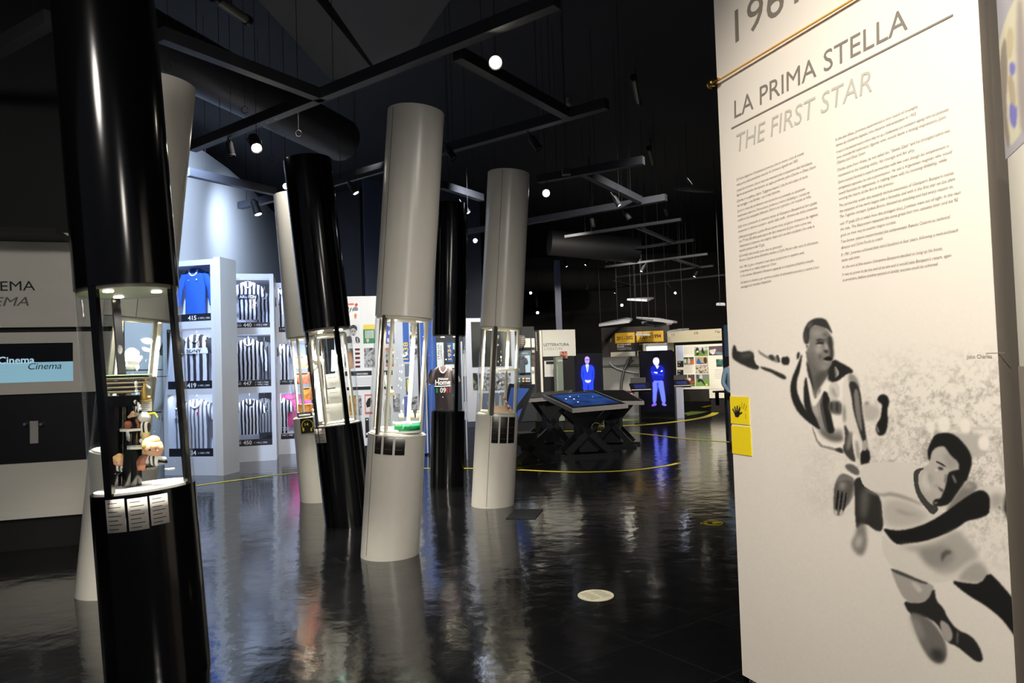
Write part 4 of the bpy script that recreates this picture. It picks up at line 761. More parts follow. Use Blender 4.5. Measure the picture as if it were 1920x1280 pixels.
m = MB(); m.cbox(WM[k.name]@Vector((.07, -.066, .52)), .022, .006, .028); m.build('crest', MWC, k); m = MB(); m.cbox(WM[k.name]@Vector((-.07, -.066, .515)), .018, .006, .01); m.build('maker_mark', MWC, k)
k = jput(jersey('black and white jersey with SONY on the chest, left case middle row', MS4, MS4, False, w=.20, sleeve=M('charcoal_mesh_cloth', (62, 62, 62), .9)), J1, 370, 627, 714, -.2); jtext(k, 'SONY', .43, .25, .045, MINK, MWC, .2); jtext(k, 'MiniDisc', .385, .13, .02, MINK, None, .2)
m = MB(); 
for i_, c_ in enumerate(((0, 140, 70), (240, 240, 240), (205, 30, 50))): m.cbox(WM[k.name]@Vector((.075+i_*.012, -.072, .545)), .012, .006, .05, mi=i_)
m.build('tricolour_shield', [M('flag_green', (0, 130, 70)), MWC, M('flag_red', (205, 30, 50))], k)
k = jput(jersey('pale grey and dark striped jersey in the left case, bottom row', MS3, MWC, False, w=.185), J1, 371, 748, 841, -.2)
m = MB(); m.cbox(WM[k.name]@Vector((.05, -.068, .50)), .02, .006, .05); m.build('tricolour_shield', M('flag_red', (205, 30, 50)), k)
k = jput(jersey('striped jersey standing for a glass reflection at the left of the left case, bottom row', MS3, MWC, False, w=.17), J1, 337, 750, 843, -.26)  # shirt built in place of a reflection in the case glass
k = jput(jersey('dark sleeved striped jersey standing for a glass reflection at the left of the left case, middle row', MS4, MWC, False, w=.15, sleeve=M('charcoal_mesh_cloth', (62, 62, 62), .9)), J1, 330, 630, 716, -.26)  # also a reflection in the case glass, built as a shirt
k = jput(jersey('navy striped jersey lettered ARISTON above the number 440', MS1, MWC, False), J2, 466, 528, 599, -.2); jtext(k, 'ARISTON', .39, .29, .05, MWC, M('navy_band', (26, 27, 52), .8)); 
m = MB(); c_ = WM[k.name]@Vector((-.04, -.068, .455)); m.ball(c_, .014, .004, .014); m.build('round_crest', MWC, k)
k = jput(jersey('long-sleeved narrow striped jersey above the number 447', MS2, MWC, True), J2, 467, 635, 712, -.2)
k = jput(jersey('short-sleeved striped jersey with V collar above the number 450', MS2, MINK, False, w=.185), J2, 469, 748, 814, -.2)
m = MB(); m.cbox(WM[k.name]@Vector((.045, -.068, .55)), .022, .006, .022, Matrix.Rotation(.78, 3, 'Y')); m.build('star_badge', MWC, k)
for y0, y1, lb in ((549, 612, 'striped jersey hanging behind the sponsor-lettered one, top row of middle case'), (640, 711, 'grey-striped jersey half hidden behind the long-sleeved one, middle case'), (746, 810, 'grey-blue striped jersey behind the V-collar one, bottom of middle case')):
    jput(jersey(lb, MS3 if y0 != 549 else MS1, MWC, False, w=.15), J2, 497, y0, y1, -.75)
k = jput(jersey('striped jersey in the right case, top row', MS1, MWC, False, w=.2), J3, 535, 541, 616, -.2)
k = jput(jersey('striped jersey with red shield in the right case, middle row', MS2, MWC, False, w=.16), J3, 526, 642, 712, -.2)
m = MB(); m.cbox(WM[k.name]@Vector((-.05, -.068, .45)), .02, .006, .045); m.build('shield', M('flag_red', (205, 30, 50)), k)
k = jput(jersey('pink jersey with black marks in the right case, bottom row', MPINK, MPINK, False, w=.26), J3, 547, 738, 799, -.3)
k = jput(jersey('striped jersey in front of the pink one, right case', MS2, MWC, False, w=.14), J3, 526, 745, 812, -.15)
m = MB(); m.cbox(WM[k.name]@Vector((-.03, -.068, .48)), .02, .006, .045); m.build('shield', M('flag_red', (205, 30, 50)), k)
# ================================================================ PICTURE WALL (centre back)
def board(vp, x0, y0, x1, y1, name, label, cat, mat, thick=.06, group=None):
    u0, v0, u1, v1 = vp.rect(x0, y0, x1, y1); t = thing(name, label, cat, vp.w((u0+u1)/2, max(v0, 0), -thick/2), group); m = MB(); vp.slab(m, u0, max(v0, 0), u1, v1, -thick, 0); m.build('board', mat, t)
    if .03 < v0 < .5: m = MB(); vp.slab(m, u0+.03, 0, u1-.03, v0, -thick, -.03); m.build('plinth', MKm, t)
    return t
def pr(t, vp, x0, y0, x1, y1, mat, name='printed_picture', off=.006, b0=0):
    m = MB(); vp.pslab(m, x0, y0, x1, y1, b0, off); return m.build(name, mat, t)
PW = pl_at(640, 750, 14.1, 14.3); t = board(PW, 628, 555, 750, 835, 'picture_board', 'bright white board of small football pictures behind the tall white column', 'display panel', M('board_bright_white', (240, 240, 238), .5))
BW = blotch('print_black_white', [(30, 30, 30), (120, 120, 120), (200, 200, 200), (90, 90, 90)], 14); BW2 = blotch('print_grey', [(60, 60, 60), (150, 150, 150), (225, 225, 225)], 9)
sk = [((230, 110, 60), [(652, 569), (664, 568), (664, 572), (652, 572)], .5), ((200, 60, 60), [(666, 569), (670, 568), (671, 572), (668, 575), (665, 573)], .4), ((60, 60, 60), [(652, 576), (655, 575), (653, 586), (651, 586)], .3), ((70, 70, 70), [(657, 577), (660, 576), (656, 586), (655, 586)], .3), ((130, 130, 130), [(661, 577), (668, 574), (672, 579), (670, 583), (665, 582), (660, 584)], .5), ((220, 120, 70), [(664, 588), (669, 588), (668, 597), (665, 598)], .6)]
picture('sketch_print', PW, 651, 566, 674, 600, (246, 245, 242), sk, .25, 60, 80, .006, t)
fc = [((40, 40, 42), [(655, 615), (659, 609), (666, 609), (670, 614), (669, 622), (666, 616), (660, 615), (657, 620)], .4), ((170, 170, 170), [(658, 616), (667, 616), (668, 624), (665, 630), (660, 629), (657, 623)], .5), ((60, 60, 60), [(659, 620), (662, 620), (662, 621.5), (659, 621.5)], .2), ((60, 60, 60), [(664, 620), (667, 620), (667, 621.5), (664, 621.5)], .2), ((50, 50, 50), [(660, 627), (665, 627), (664, 628.5), (661, 628.5)], .2),
      ((70, 70, 70), [(648, 632), (658, 628), (661, 642), (655, 643), (648, 643)], .5), ((230, 230, 230), [(660, 629), (666, 630), (664, 642), (661, 642)], .4), ((60, 60, 60), [(666, 630), (674, 633), (675, 643), (667, 643)], .4), ((200, 200, 200), [(669, 633), (671, 633), (672, 643), (670, 643)], .3)]
picture('portrait_print', PW, 646, 608, 675, 643.5, (232, 232, 230), fc, .25, 90, 110, .006, t)
pr(t, PW, 681, 608, 703, 617, M('yellow_print', (242, 212, 80))); pr(t, PW, 681, 617, 703, 643.5, M('green_print', (30, 140, 80))); pr(t, PW, 684, 619, 701, 634, stripes('team_line', .03, (220, 235, 220), (90, 110, 100), .4), off=.009)
m = MB(); c_ = PW.hit(689.5, 638, .008); m.prism([PW.hit(a, b, .0065) for a, b in ((687, 635), (692, 635), (692, 639), (689.5, 643), (687, 639))], PW.n*.004); m.build('small_shield', M('shield_white_red', (225, 180, 175)), t)
pr(t, PW, 646, 653, 662, 689, BW2); pr(t, PW, 666, 653, 675, 689, stripes('striped_print', .085, (235, 225, 215), (90, 35, 35), .5, axis=2)); pr(t, PW, 683, 652, 703, 688.5, BW)
pr(t, PW, 640, 695.5, 697, 704, MINK, 'title_bar'); m = MB(); PW.text(m, 'BIANCONERO', 669, 702.5, 690, 702, .008, 3.4, 0, .02); m.build('title_text', MWTX, t)
for k in range(5): pr(t, PW, 667, 708+3*k, 695, 708.6+3*k, MP2, 'text_line', .004)
pr(t, PW, 640, 725, 695, 731, MINK, 'title_bar'); pr(t, PW, 655, 741, 668, 778, blotch('gold_print', [(120, 80, 30), (210, 160, 70), (235, 200, 120)], 12)); pr(t, PW, 672, 741, 678, 778, BW)
pr(t, PW, 684, 739, 698, 776, M('poster_red', (220, 110, 90))); pr(t, PW, 685.5, 742, 697, 772, MPAP, off=.008)
m = MB(); m.prism([PW.hit(a, b, .0085) for a, b in ((690, 747), (695, 745), (697, 752), (694, 762), (688, 764), (686, 756))], PW.n*.003); m.build('poster_figure', MINK, t)
pr(t, PW, 685, 783, 692, 820, MINK, 'icon_panel'); m = MB(); 
pr(t, PW, 686.5, 785, 690, 787.5, MWTX, 'arrow_icon', .009); pr(t, PW, 686.5, 811, 690.5, 815, MWTX, 'ball_icon', .009)
mp = [((225, 230, 240), [(724, 605), (738, 605), (738, 610), (732, 613), (726, 610)], .5), ((230, 235, 240), [(727, 622), (731, 617), (733, 624), (729, 629)], .4), ((230, 235, 240), [(733, 628), (738, 625), (738, 640), (735, 636)], .4), ((235, 235, 240), [(725, 634), (730, 633), (731, 642), (726, 642)], .4)]
picture('map_print', PW, 723, 604, 739, 644, (70, 90, 190), mp, .25, 50, 90, .006, t)
pr(t, PW, 723, 652, 738, 687, M('poster_red', (220, 110, 90))); pr(t, PW, 723, 656, 738, 683, BW, off=.009); pr(t, PW, 720, 694, 736, 703, M('poster_dark', (50, 48, 48))); pr(t, PW, 720, 724, 736, 729, M('poster_dark', (50, 48, 48)))
pr(t, PW, 737, 740, 750, 772, BW2)
G2 = pl_at(750, 872, 13.6, 13.7); t = board(G2, 746, 593, 800, 850, 'picture_board', 'grey-white board with blue 1938 banner seen through the middle showcase', 'display panel', M('board_cool_white', (205, 208, 214), .5))
MBAN = M('banner_blue', (42, 92, 176), .6); pr(t, G2, 755.5, 600, 767, 678, MBAN, 'banner'); m = MB()
a = G2.hit(765.5, 674, .009); b = G2.hit(764.5, 641, .009); d = b-a; L_ = d.length; d.normalize(); text_at(m, '1938', a, d, -G2.h if G2.h.x > 0 else G2.h, L_, .085, 0, .02); m.build('banner_number', M('banner_yellow', (238, 200, 90)), t)
for y0, y1 in ((602, 622), (626, 649), (653, 675)): pr(t, G2, 768.5, y0, 783, y1, BW if y0 > 603 else BW2)
pr(t, G2, 784.5, 598, 789, 850, MINK, 'painted_gap'); pr(t, G2, 790, 598, 797.5, 850, MBAN, 'blue_strip'); pr(t, G2, 759, 682, 771, 706, M('steel_blue_print', (110, 120, 140))); pr(t, G2, 761, 709, 772, 740, M('frame_dark', (80, 84, 100))); pr(t, G2, 763, 711, 768, 734, M('yellow_green_print', (215, 215, 90)), off=.009)  # first black strip is laid on the board to show a dark gap
pr(t, G2, 758, 743, 768, 781, blotch('blue_mist_print', [(40, 70, 160), (120, 140, 200)], 5)); pr(t, G2, 769, 743, 783.5, 783, BW); pr(t, G2, 741, 738, 750, 772, BW2)
t = board(G2, 803, 593, 872, 862, 'picture_board', 'blue and dark board with 1934 banner behind the slim black column', 'display panel', M('board_charcoal', (48, 50, 56), .5))
pr(t, G2, 803, 600, 819, 850, MBAN, 'blue_strip'); pr(t, G2, 804.5, 702, 806.5, 721, M('yellow_strip_vinyl', (235, 215, 70)), 'yellow_strip', .012); pr(t, G2, 819, 642, 832, 692, MPAP, 'white_strip', .008); pr(t, G2, 839, 642, 848.5, 678, MBAN, 'banner', .008); pr(t, G2, 849, 643, 853, 655, M('green_mist_print', (190, 215, 195)), off=.008)
m = MB(); a = G2.hit(846.5, 674, .011); b = G2.hit(845, 646, .011); d = b-a; L_ = d.length; d.normalize(); text_at(m, '1934', a, d, -G2.h, L_, .06, 0, .02); m.build('banner_number', M('banner_yellow', (238, 200, 90)), t)
m = MB(); a = G2.hit(824.5, 673, .011); b = G2.hit(823.5, 645, .011); d = b-a; L_ = d.length; d.normalize(); text_at(m, 'ITALIA', a, d, -G2.h, L_, .035); a = G2.hit(829, 673, .011); text_at(m, 'CHAMPION', a, d, -G2.h, L_*.9, .03); m.build('strip_text', MINK, t)
pr(t, G2, 822, 690, 832, 694, MPAP, 'white_strip', .01); pr(t, G2, 835, 683, 852, 690, MPAP, 'white_strip', .01)
# framed photo stand left of and behind the small white column
G3 = pl_at(873, 968, 12.6, 12.9); t = board(G3, 875, 596, 967, 788, 'framed_photo_board', 'white framed board with a large dark photograph of a standing man', 'display panel', MCASE)
pm = [((70, 72, 66), [(884, 600), (958, 600), (958, 640), (884, 655)], 6), ((120, 118, 108), [(938, 600), (958, 600), (958, 690), (940, 690)], 4), ((60, 58, 52), [(928, 625), (940, 622), (945, 690), (925, 690)], 2), ((30, 29, 28), [(930, 641), (935, 638), (939, 643), (940, 655), (938, 690), (932, 690), (930, 660), (928, 648)], .5), ((190, 180, 165), [(932, 628), (935, 627), (936, 632), (934, 635), (932, 633)], .4), ((25, 24, 23), [(931, 627), (935, 625), (937, 628), (934, 628)], .3), ((210, 205, 190), [(932, 645), (936, 645), (935, 648), (932, 648)], .3), ((40, 42, 38), [(884, 655), (926, 650), (926, 690), (884, 690)], 4)]
picture('large_photo', G3, 884, 603, 958, 687, (58, 56, 50), pm, .5, 120, 120, .006, t, None, 4)
pr(t, G3, 887, 699, 896, 731, blotch('green_dark_print', [(30, 34, 28), (60, 66, 52), (170, 175, 150)], 9)); pr(t, G3, 899, 699, 958, 731, BW); pr(t, G3, 899, 736, 958, 770, M('steel_blue_print', (110, 120, 140)))
t = thing('leaflet_rack', 'narrow pale rack of grey leaflets left of the framed photo board', 'rack', G3.w(-.1, 0, -.3)); 
for x0, x1, y0, y1, mm in ((866, 868.5, 640, 780, MCASE), (869, 875, 617, 656, M('leaflet_slate', (72, 76, 90))), (869, 875, 663, 705, MPAP), (869, 881, 753, 787, MCASE), (871.5, 873, 560, 862, MCASE)): pr(t, G3, x0, y0, x1, y1, mm, 'leaflet' if mm is not MCASE else 'rack_frame', -.1, -.14)
# ================================================================ FAR EXHIBITS
G4 = pl_at(960, 1003, 17.0, 17.2); t = board(G4, 958, 612, 1004, 790, 'souvenir_case', 'dark-framed case with cap, striped shirt and small trophies beside the reading panel', 'display case', M('case_charcoal', (46, 48, 50), .5), .3)
pr(t, G4, 996.8, 634, 1002.5, 651, MCREAM, 'lit_back', .01); pr(t, G4, 982, 634, 994.5, 651, MCREAM, 'lit_back', .01); pr(t, G4, 968, 657, 996, 716, M('case_slate_blue', (96, 116, 124)), 'blue_back', .008); pr(t, G4, 974, 653, 995, 656.5, MINK, 'label_bar', .015)
pr(t, G4, 985, 666, 994, 698, M('pale_blue_back', (180, 205, 220)), 'pale_back', .012); pr(t, G4, 986, 671, 989, 675, M('pink_dot', (225, 110, 150)), 'pink_badge', .02); pr(t, G4, 973, 698.5, 995, 703, MINK, 'label_bar', .015); pr(t, G4, 973, 707.5, 995, 716.5, M('shelf_dark_teal', (60, 78, 84)), 'shelf_back', .012)
pr(t, G4, 997.3, 656, 1002.5, 661, M('tan_print', (190, 175, 150)), 'plaque', .01); pr(t, G4, 997.3, 665, 1002.5, 687, blotch('brown_print', [(50, 40, 32), (110, 92, 78)], 12), 'picture', .01); pr(t, G4, 997, 687.5, 1002.5, 720, MCREAM, 'cream_card', .01)
m = MB(); G4.text(m, '26', 996.8, 700, 1001.8, 699.8, .014, 6, 0, .02); m.build('card_number', MINK, t)
m = MB(); G4.text(m, 'JUVENTUS', 976, 663, 990, 663, .014, 2); m.build('card_text', MWTX, t)
m = MB(); m.ball(G4.hit(972, 641, .12), .17, .13, .17, 18); m.ball(G4.hit(981, 633, .12), .05, .05, .05); tag(m.build('checked_cap', stripes('grey_check', .045, (150, 142, 134), (88, 84, 82), .4, axis=2)), 'grey checked woollen cap on the souvenir case shelf', 'cap')
k = jput(jersey('tiny dark striped shirt in the souvenir case', stripes('stripe_dark_teal', .07, (120, 128, 134), (28, 32, 38), .6), MINK, False, w=.16), G4, 978.5, 668, 699, .05)
for i, (x, c_) in enumerate(((974, (225, 225, 215)), (981, (240, 230, 180)), (984.5, (225, 130, 60)), (988, (235, 235, 235)), (992, (225, 225, 225)))):
    m = MB(); b_ = G4.hit(x, 716, .05); m.lathe(b_, [(.001, 0), (.02, 0), (.018, .02), (.007, .03), (.007, .05), (.024, .08), (.026, .1), (.001, .1)], 12)
    tag(m.build('small_trophy', M('trophy_%d' % i, c_, .4)), ('first', 'second', 'third, orange', 'fourth', 'fifth')[i]+' from the left of five small trophies in the souvenir case', 'trophy', 'trophies in the souvenir case')
# reading panel
LPn = pl_at(1003, 1080, 18.0, 18.3); t = board(LPn, 1018, 668, 1079, 790, 'reading_panel', 'white LETTERATURA panel on a black board in the far centre', 'display panel', MKm, .1)
pr(t, LPn, 1001, 619.5, 1003.3, 735, MCASE, 'white_edge', .02, -.1); pr(t, LPn, 1003.3, 619, 1013, 790, M('board_dark_brown', (34, 31, 30), .5), 'side_board', 0, -.1); pr(t, LPn, 1013, 619, 1017, 735, MCREAM, 'white_post', .03, -.1)
pr(t, LPn, 1017, 618, 1079, 667.5, M('panel_warm_white', (205, 204, 194), .5), 'header_panel', .03, -.1)
m = MB(); LPn.text(m, 'LETTERATURA', 1019.5, 648.8, 1067, 647.8, .035, 5.2, 0, .012); m.build('lettering', M('grey_dark_lettering', (84, 82, 78)), t); m = MB(); LPn.text(m, 'LITERATURE', 1020, 656.6, 1055, 655.6, .035, 4.9, .2); m.build('lettering', M('grey_pale_lettering', (150, 149, 144)), t)
m = MB(); a = LPn.hit(1007.5, 657.5, .004); b = LPn.hit(1006, 622, .004); d = b-a; L_ = d.length; d.normalize(); text_at(m, 'LA JUVE SI RACCONTA', a, d, -LPn.h, L_, .03, 0, .01); m.build('vertical_text', MWTX, t)
pr(t, LPn, 1050, 658.5, 1064, 672, blotch('face_print', [(25, 20, 22), (120, 60, 70), (200, 140, 110), (40, 45, 35)], 7), 'small_picture', .045, .03); pr(t, LPn, 1021, 676, 1043.5, 706, M('card_off_white', (205, 205, 200)), 'text_card', .03); pr(t, LPn, 1024, 677, 1040, 682.5, MINK, 'card_header', .036)
for k in range(5): pr(t, LPn, 1025, 685+3.6*k, 1040, 685.7+3.6*k, MP2, 'text_line', .034)
LQ = pl_at(1044, 1060, 17.6, 17.7); t = board(LQ, 1044, 669, 1057, 789, 'slim_totem', 'slim grey-green totem in front of the reading panel', 'sign', M('sage_metal', (122, 130, 118), .45), .12); pr(t, LQ, 1046, 674, 1055, 678, M('sage_pale', (168, 172, 160)), 'title_plate', .01)
m = MB()
a = LQ.hit(1047.5, 786, .004); b = LQ.hit(1046, 684, .004); d = (b-a); L_ = d.length; d.normalize(); text_at(m, 'CORRIERE DELLO SPORT E DELLA LETTERATURA', a, d, -LQ.h, L_, .03); m.build('vertical_text', M('sage_white_text', (190, 192, 184)), t)
m = MB(); v_ = pl_at(1057, 1078, 19, 19); tt = thing('silver_booth', 'small silver booth with a curved dark rim beside the left screen totem', 'booth', v_.w(.1, 0)); v_.pslab(m, 1057, 684, 1076, 730, -.3, 0); m.build('booth_wall', M('booth_silver', (122, 118, 112), .35, .5), tt); m = MB(); v_.slab(m, v_.uv(1058, 720)[0], 0, v_.uv(1075, 720)[0], v_.uv(1066, 730)[1], -.3, 0); m.build('booth_base', MKm, tt)
m = MB(); m.tube([v_.hit(x, y, .02) for x, y in ((1059, 706), (1061, 696), (1064, 688), (1068, 680), (1073, 674), (1077, 671))], .022, 6); m.build('curved_rim', MCHR, tt); m = MB(); v_.pslab(m, 1066.5, 698, 1068, 712, 0, .01); m.build('light_strip', MCREAM, tt)
# pale blue post
m = MB(); a = at(1046, 540, 20); m.cbox(at(1047, 580, 20.5)+Vector((0, 0, -.2)), .17, .17, 3.2); struct(m.build('trim_1', M('post_pale_blue', (108, 112, 138), .5)))
# green ring and yellow lines on the floor
def strip(name, mat, px, wd, label, z=.004, cat='floor line'):
    P3 = [gd(x, y) for x, y in px]; Q = []
    for i in range(len(P3)-1):
        p0, p1, p2, p3 = P3[max(i-1, 0)], P3[i], P3[i+1], P3[min(i+2, len(P3)-1)]
        for k in range(6): s_ = k/6; Q.append(.5*((2*p1)+(p2-p0)*s_+(2*p0-5*p1+4*p2-p3)*s_*s_+(3*p1-p0-3*p2+p3)*s_**3))
    Q.append(P3[-1]); L0 = []; R0 = []
    for i, p in enumerate(Q):
        d = (Q[min(i+1, len(Q)-1)]-Q[max(i-1, 0)]).normalized(); n = Vector((-d.y, d.x, 0)); ww = wd; L0.append(p+n*ww/2+Vector((0, 0, z))); R0.append(p-n*ww/2+Vector((0, 0, z)))
    m = MB(); n = len(Q); m.add(L0+R0, [(i, i+1, n+i+1, n+i) for i in range(n-1)]); dn = [Vector((p.x, p.y, 0)) for p in L0+R0]; m.add(dn, [(i, i+1, n+i+1, n+i) for i in range(n-1)]); o = m.build(name, mat); return tag(o, label, cat, None)
MLINE = M('floor_line_yellow', (238, 222, 70), .45)
strip('floor_line', MLINE, [(300, 920), (372, 910), (460, 898), (562, 886), (680, 880), (800, 878), (880, 878), (965, 880.5), (1040, 884), (1100, 885), (1180, 882), (1245, 874), (1272, 868)], .085, 'long yellow curved line sweeping from the cases behind the columns')
strip('floor_line', MLINE, [(1024, 794.5), (1080, 797.5), (1130, 798.3), (1183, 797.5), (1240, 793.5), (1290, 787.5), (1320, 782), (1338, 776), (1341, 771), (1330, 766.5), (1316, 764.5), (1326, 761.5), (1352, 757)], .22, 'yellow looping line around the screen totems far right')
strip('floor_line', MLINE, [(972, 811.5), (1010, 809), (1060, 808), (1120, 808.5), (1183, 811.5), (1230, 816), (1285, 822.5), (1375, 829)], .10, 'thin yellow line crossing beneath the interactive tables')
strip('floor_line', MLINE, [(1283, 751.2), (1355, 751)], .12, 'short straight yellow line before the far photo wall')
strip('green_carpet_ring', M('carpet_green', (112, 140, 62), .8), [(1026, 786), (1060, 787.5), (1110, 789), (1180, 787), (1240, 783), (1290, 776), (1316, 770)], .55, 'green ring of carpet beneath the far screen totems', .002, 'carpet')
m = MB(); c_ = gd(1117, 1116); rr = (gd(1151, 1116)-gd(1083, 1116)).length/2; m.cyl(c_, c_+Vector((0, 0, .003)), rr, n=48); st = thing('floor_sticker', 'round cream sticker with two text columns on the black floor', 'sticker', c_); m.build('disc', M('sticker_cream', (240, 234, 205), .5), st)
m = MB()
for i in range(7):
    for j in (0, 1):
        a = c_+Vector((-.085+j*.10+.006*(i % 2), .075-.024*i, .0035)); m.box(a, (.07-.008*((i*3+j) % 3), 0, 0), (0, .006, 0), (0, 0, .0006))
R_ = Matrix.Rotation(.5, 3, 'Z'); m.v = [tuple(c_+R_@(Vector(p)-c_)) for p in m.v]; m.build('sticker_text', MGREY, st)
c_ = gd(1337, 980); st = thing('floor_sticker', 'small black oval floor sticker outlined in yellow near the cream board', 'sticker', c_); m = MB(); rr = (gd(1356, 980)-gd(1318, 980)).length/2; m.shell(c_, c_+Vector((0, 0, .003)), rr, .008, 40); m.build('yellow_outline', MYEL, st)
m = MB()
for k in range(3): m.shell(c_+Vector((-.045-.025*k, 0, 0)), c_+Vector((-.045-.025*k, 0, .003)), .03, .007, 10, 2.2, 4.1)
m.prism([c_+Vector((-.005, -.03, .0)), c_+Vector((.085, 0, 0)), c_+Vector((-.005, .03, 0))], (0, 0, .003)); m.build('arrow_symbol', MYEL, st)
# floor grille
a, b, d = gd(948, 973), gd(992, 955), gd(1010, 973); t = thing('floor_grille', 'black slotted floor grille right of the small white column', 'grille', a); m = MB(); e1 = d-a; e2 = (b-a)-e1*.45; m.box(a, e1*.9, e2, (0, 0, .004)); m.build('grille_plate', MKm, t)
m = MB()
for k in range(9): m.box(a+e2*(k+.3)/9.+Vector((0, 0, .004)), e1*.9, e2*.05, (0, 0, .006))
m.build('grille_bars', MDG, t)
# ---------------------------------------------------------------- interactive tables
MSCR = None
def screen_mat():
    m = bpy.data.materials.new('touch_screen_blue'); m.use_nodes = True; nt = m.node_tree; b = nt.nodes['Principled BSDF']; nz = nt.nodes.new('ShaderNodeTexNoise'); nz.inputs['Scale'].default_value = 3; tc = nt.nodes.new('ShaderNodeTexCoord'); nt.links.new(tc.outputs['Object'], nz.inputs[0])
    r = nt.nodes.new('ShaderNodeValToRGB'); nt.links.new(nz.outputs['Fac'], r.inputs[0]); r.color_ramp.elements[0].position = .3; r.color_ramp.elements[0].color = (*lin(np.array((14, 30, 74))/255), 1); r.color_ramp.elements[1].position = .75; r.color_ramp.elements[1].color = (*lin(np.array((50, 84, 150))/255), 1)
    nt.links.new(r.outputs[0], b.inputs['Emission Color']); b.inputs['Emission Strength'].default_value = 1.0; b.inputs['Base Color'].default_value = (.005, .01, .03, 1); b.inputs['Roughness'].default_value = .12; return m
MSCR = screen_mat(); MTAB = M('table_grey_metal', (138, 131, 126), .45); MTK = M('table_black', (10, 10, 11), .4)
def xbase(t, c, w, dp, zt, yaw, nm='leg_frame', matl=None):
    R = Matrix.Rotation(yaw, 3, 'Z')
    for sy in (-1, 1):
        for sx in (-1, 1):
            a = c+R@Vector((-sx*w/2, sy*dp/2, .06)); b = c+R@Vector((sx*w/2, sy*dp/2, zt)); m = MB(); d = (b-a); n = R@Vector((0, 1, 0)); wd = d.cross(n).normalized()*.11; m.box(a-wd/2, d, wd, n*.05*sy*-1); m.build(nm, matl or MTK, t)
        m = MB(); a = c+R@Vector((-w/2-.12, sy*dp/2-.03, .0)); m.box(a, R@Vector((w+.24, 0, 0)), R@Vector((0, .06, 0)), (0, 0, .05)); m.build('foot_bar', MTK, t)
    m = MB(); m.cbox(c+Vector((0, 0, zt*.55)), w*.42, dp*.8, zt*.9, R); m.build('pedestal', MTK, t)
def slabq(t, q, th, name, mat, up=None):
    q = [Vector(p) for p in q]; n = (q[1]-q[0]).cross(q[3]-q[0]).normalized(); n = n if n.z > 0 else -n; m = MB(); m.prism([p-n*th for p in q], n*th); return m.build(name, mat, t), n
def table(label, FL, FR, BR, BL, scr, th, basew, based, yaw, Ys, zmax=.8, extra=True):
    q = [at(*FL, Ys[0]), at(*FR, Ys[1]), at(*BR, Ys[2]), at(*BL, Ys[3])]; q[2] = q[1]+(q[3]-q[0]); c = (q[0]+q[1]+q[2]+q[3])/4; g0 = Vector((c.x, c.y, 0)); t = thing('touch_table', label, 'interactive table', g0, 'tilted touch screen tables'); _, n = slabq(t, q, th, 'table_frame', MTAB)
    def bl(u, v): return q[0]+(q[1]-q[0])*u+(q[3]-q[0])*v
    s = scr; qq = [bl(s, s), bl(1-s, s), bl(1-s, 1-s), bl(s, 1-s)]; m = MB(); m.prism([p+n*.0005 for p in [bl(.02, .02), bl(.98, .02), bl(.98, .98), bl(.02, .98)]], n*.002); m.build('bezel', MTK, t)
    m = MB(); m.prism([p+n*.003 for p in qq], n*.002); m.build('touch_screen', MSCR if extra else MTK, t)
    if extra:
        m = MB()
        for u, v in ((.3, .35), (.34, .55), (.36, .72), (.5, .68), (.72, .6), (.22, .6)): m.cyl(bl(u, v)+n*.0055, bl(u, v)+n*.007, .017 if u < .4 and v < .73 else .008, n=10)
        m.build('screen_icons', M('icon_white', (235, 240, 255), .5, 0, 1.2), t)
    xbase(t, g0, basew, based, min(p.z for p in q)-th-.0+.02, yaw); return t
table('foreground touch table with blue screen in the centre of the hall', (1073, 766), (1178, 757), (1136, 732), (1018, 740), .10, .075, .78, .62, .1, (12.2, 12.45, 13.5, 13.3))
table('touch table behind, its grey rim right of the blue screen', (1125, 752), (1208, 752), (1140, 729), (1094, 731), .12, .07, .7, .5, -.3, (13.6, 13.5, 14.6, 14.8), extra=False)
table('touch table at left, mostly hidden behind the front one', (985, 748), (1060, 742), (1077, 733), (1002, 736), .12, .07, .6, .5, .2, (14.0, 14.2, 15.0, 14.8), extra=False)
# steep kiosk
q = [at(938, 800, 11.0), at(972, 804, 11.1), at(1003, 721, 11.9), at(955, 719, 11.8)]; c = sum(q, Vector())/4; t = thing('touch_kiosk', 'steeply tilted touch kiosk seen through the small white column showcase', 'interactive kiosk', (c.x, c.y, 0)); n = (q[1]-q[0]).cross(q[3]-q[0]).normalized(); n = n if n.y < 0 else -n
m = MB(); m.prism([p-n*.09 for p in q], n*.09); m.build('kiosk_frame', M('kiosk_dark_grey', (50, 51, 54), .45), t); m = MB(); bl = lambda u, v: q[0]*(1-u)*(1-v)+q[1]*u*(1-v)+q[2]*u*v+q[3]*(1-u)*v; m.prism([bl(u, v)+n*.002 for u, v in ((.1, .06), (.82, .06), (.82, .9), (.1, .9))], n*.003); m.build('touch_screen', M('kiosk_screen', (60, 86, 150), .15, 0, .7), t)
xbase(t, Vector((c.x+.1, c.y+.15, 0)), .7, .45, .55, .5)
m = MB(); c_ = at(1118, 801, 12.05); m.tube([c_+Vector((.075*math.cos(a), 0, .075*math.sin(a))) for a in np.linspace(-.3, math.pi+.3, 12)], .008, 6); m.build('headphone_symbol', M('olive_line', (70, 72, 30)), bpy.data.objects['touch_table'])
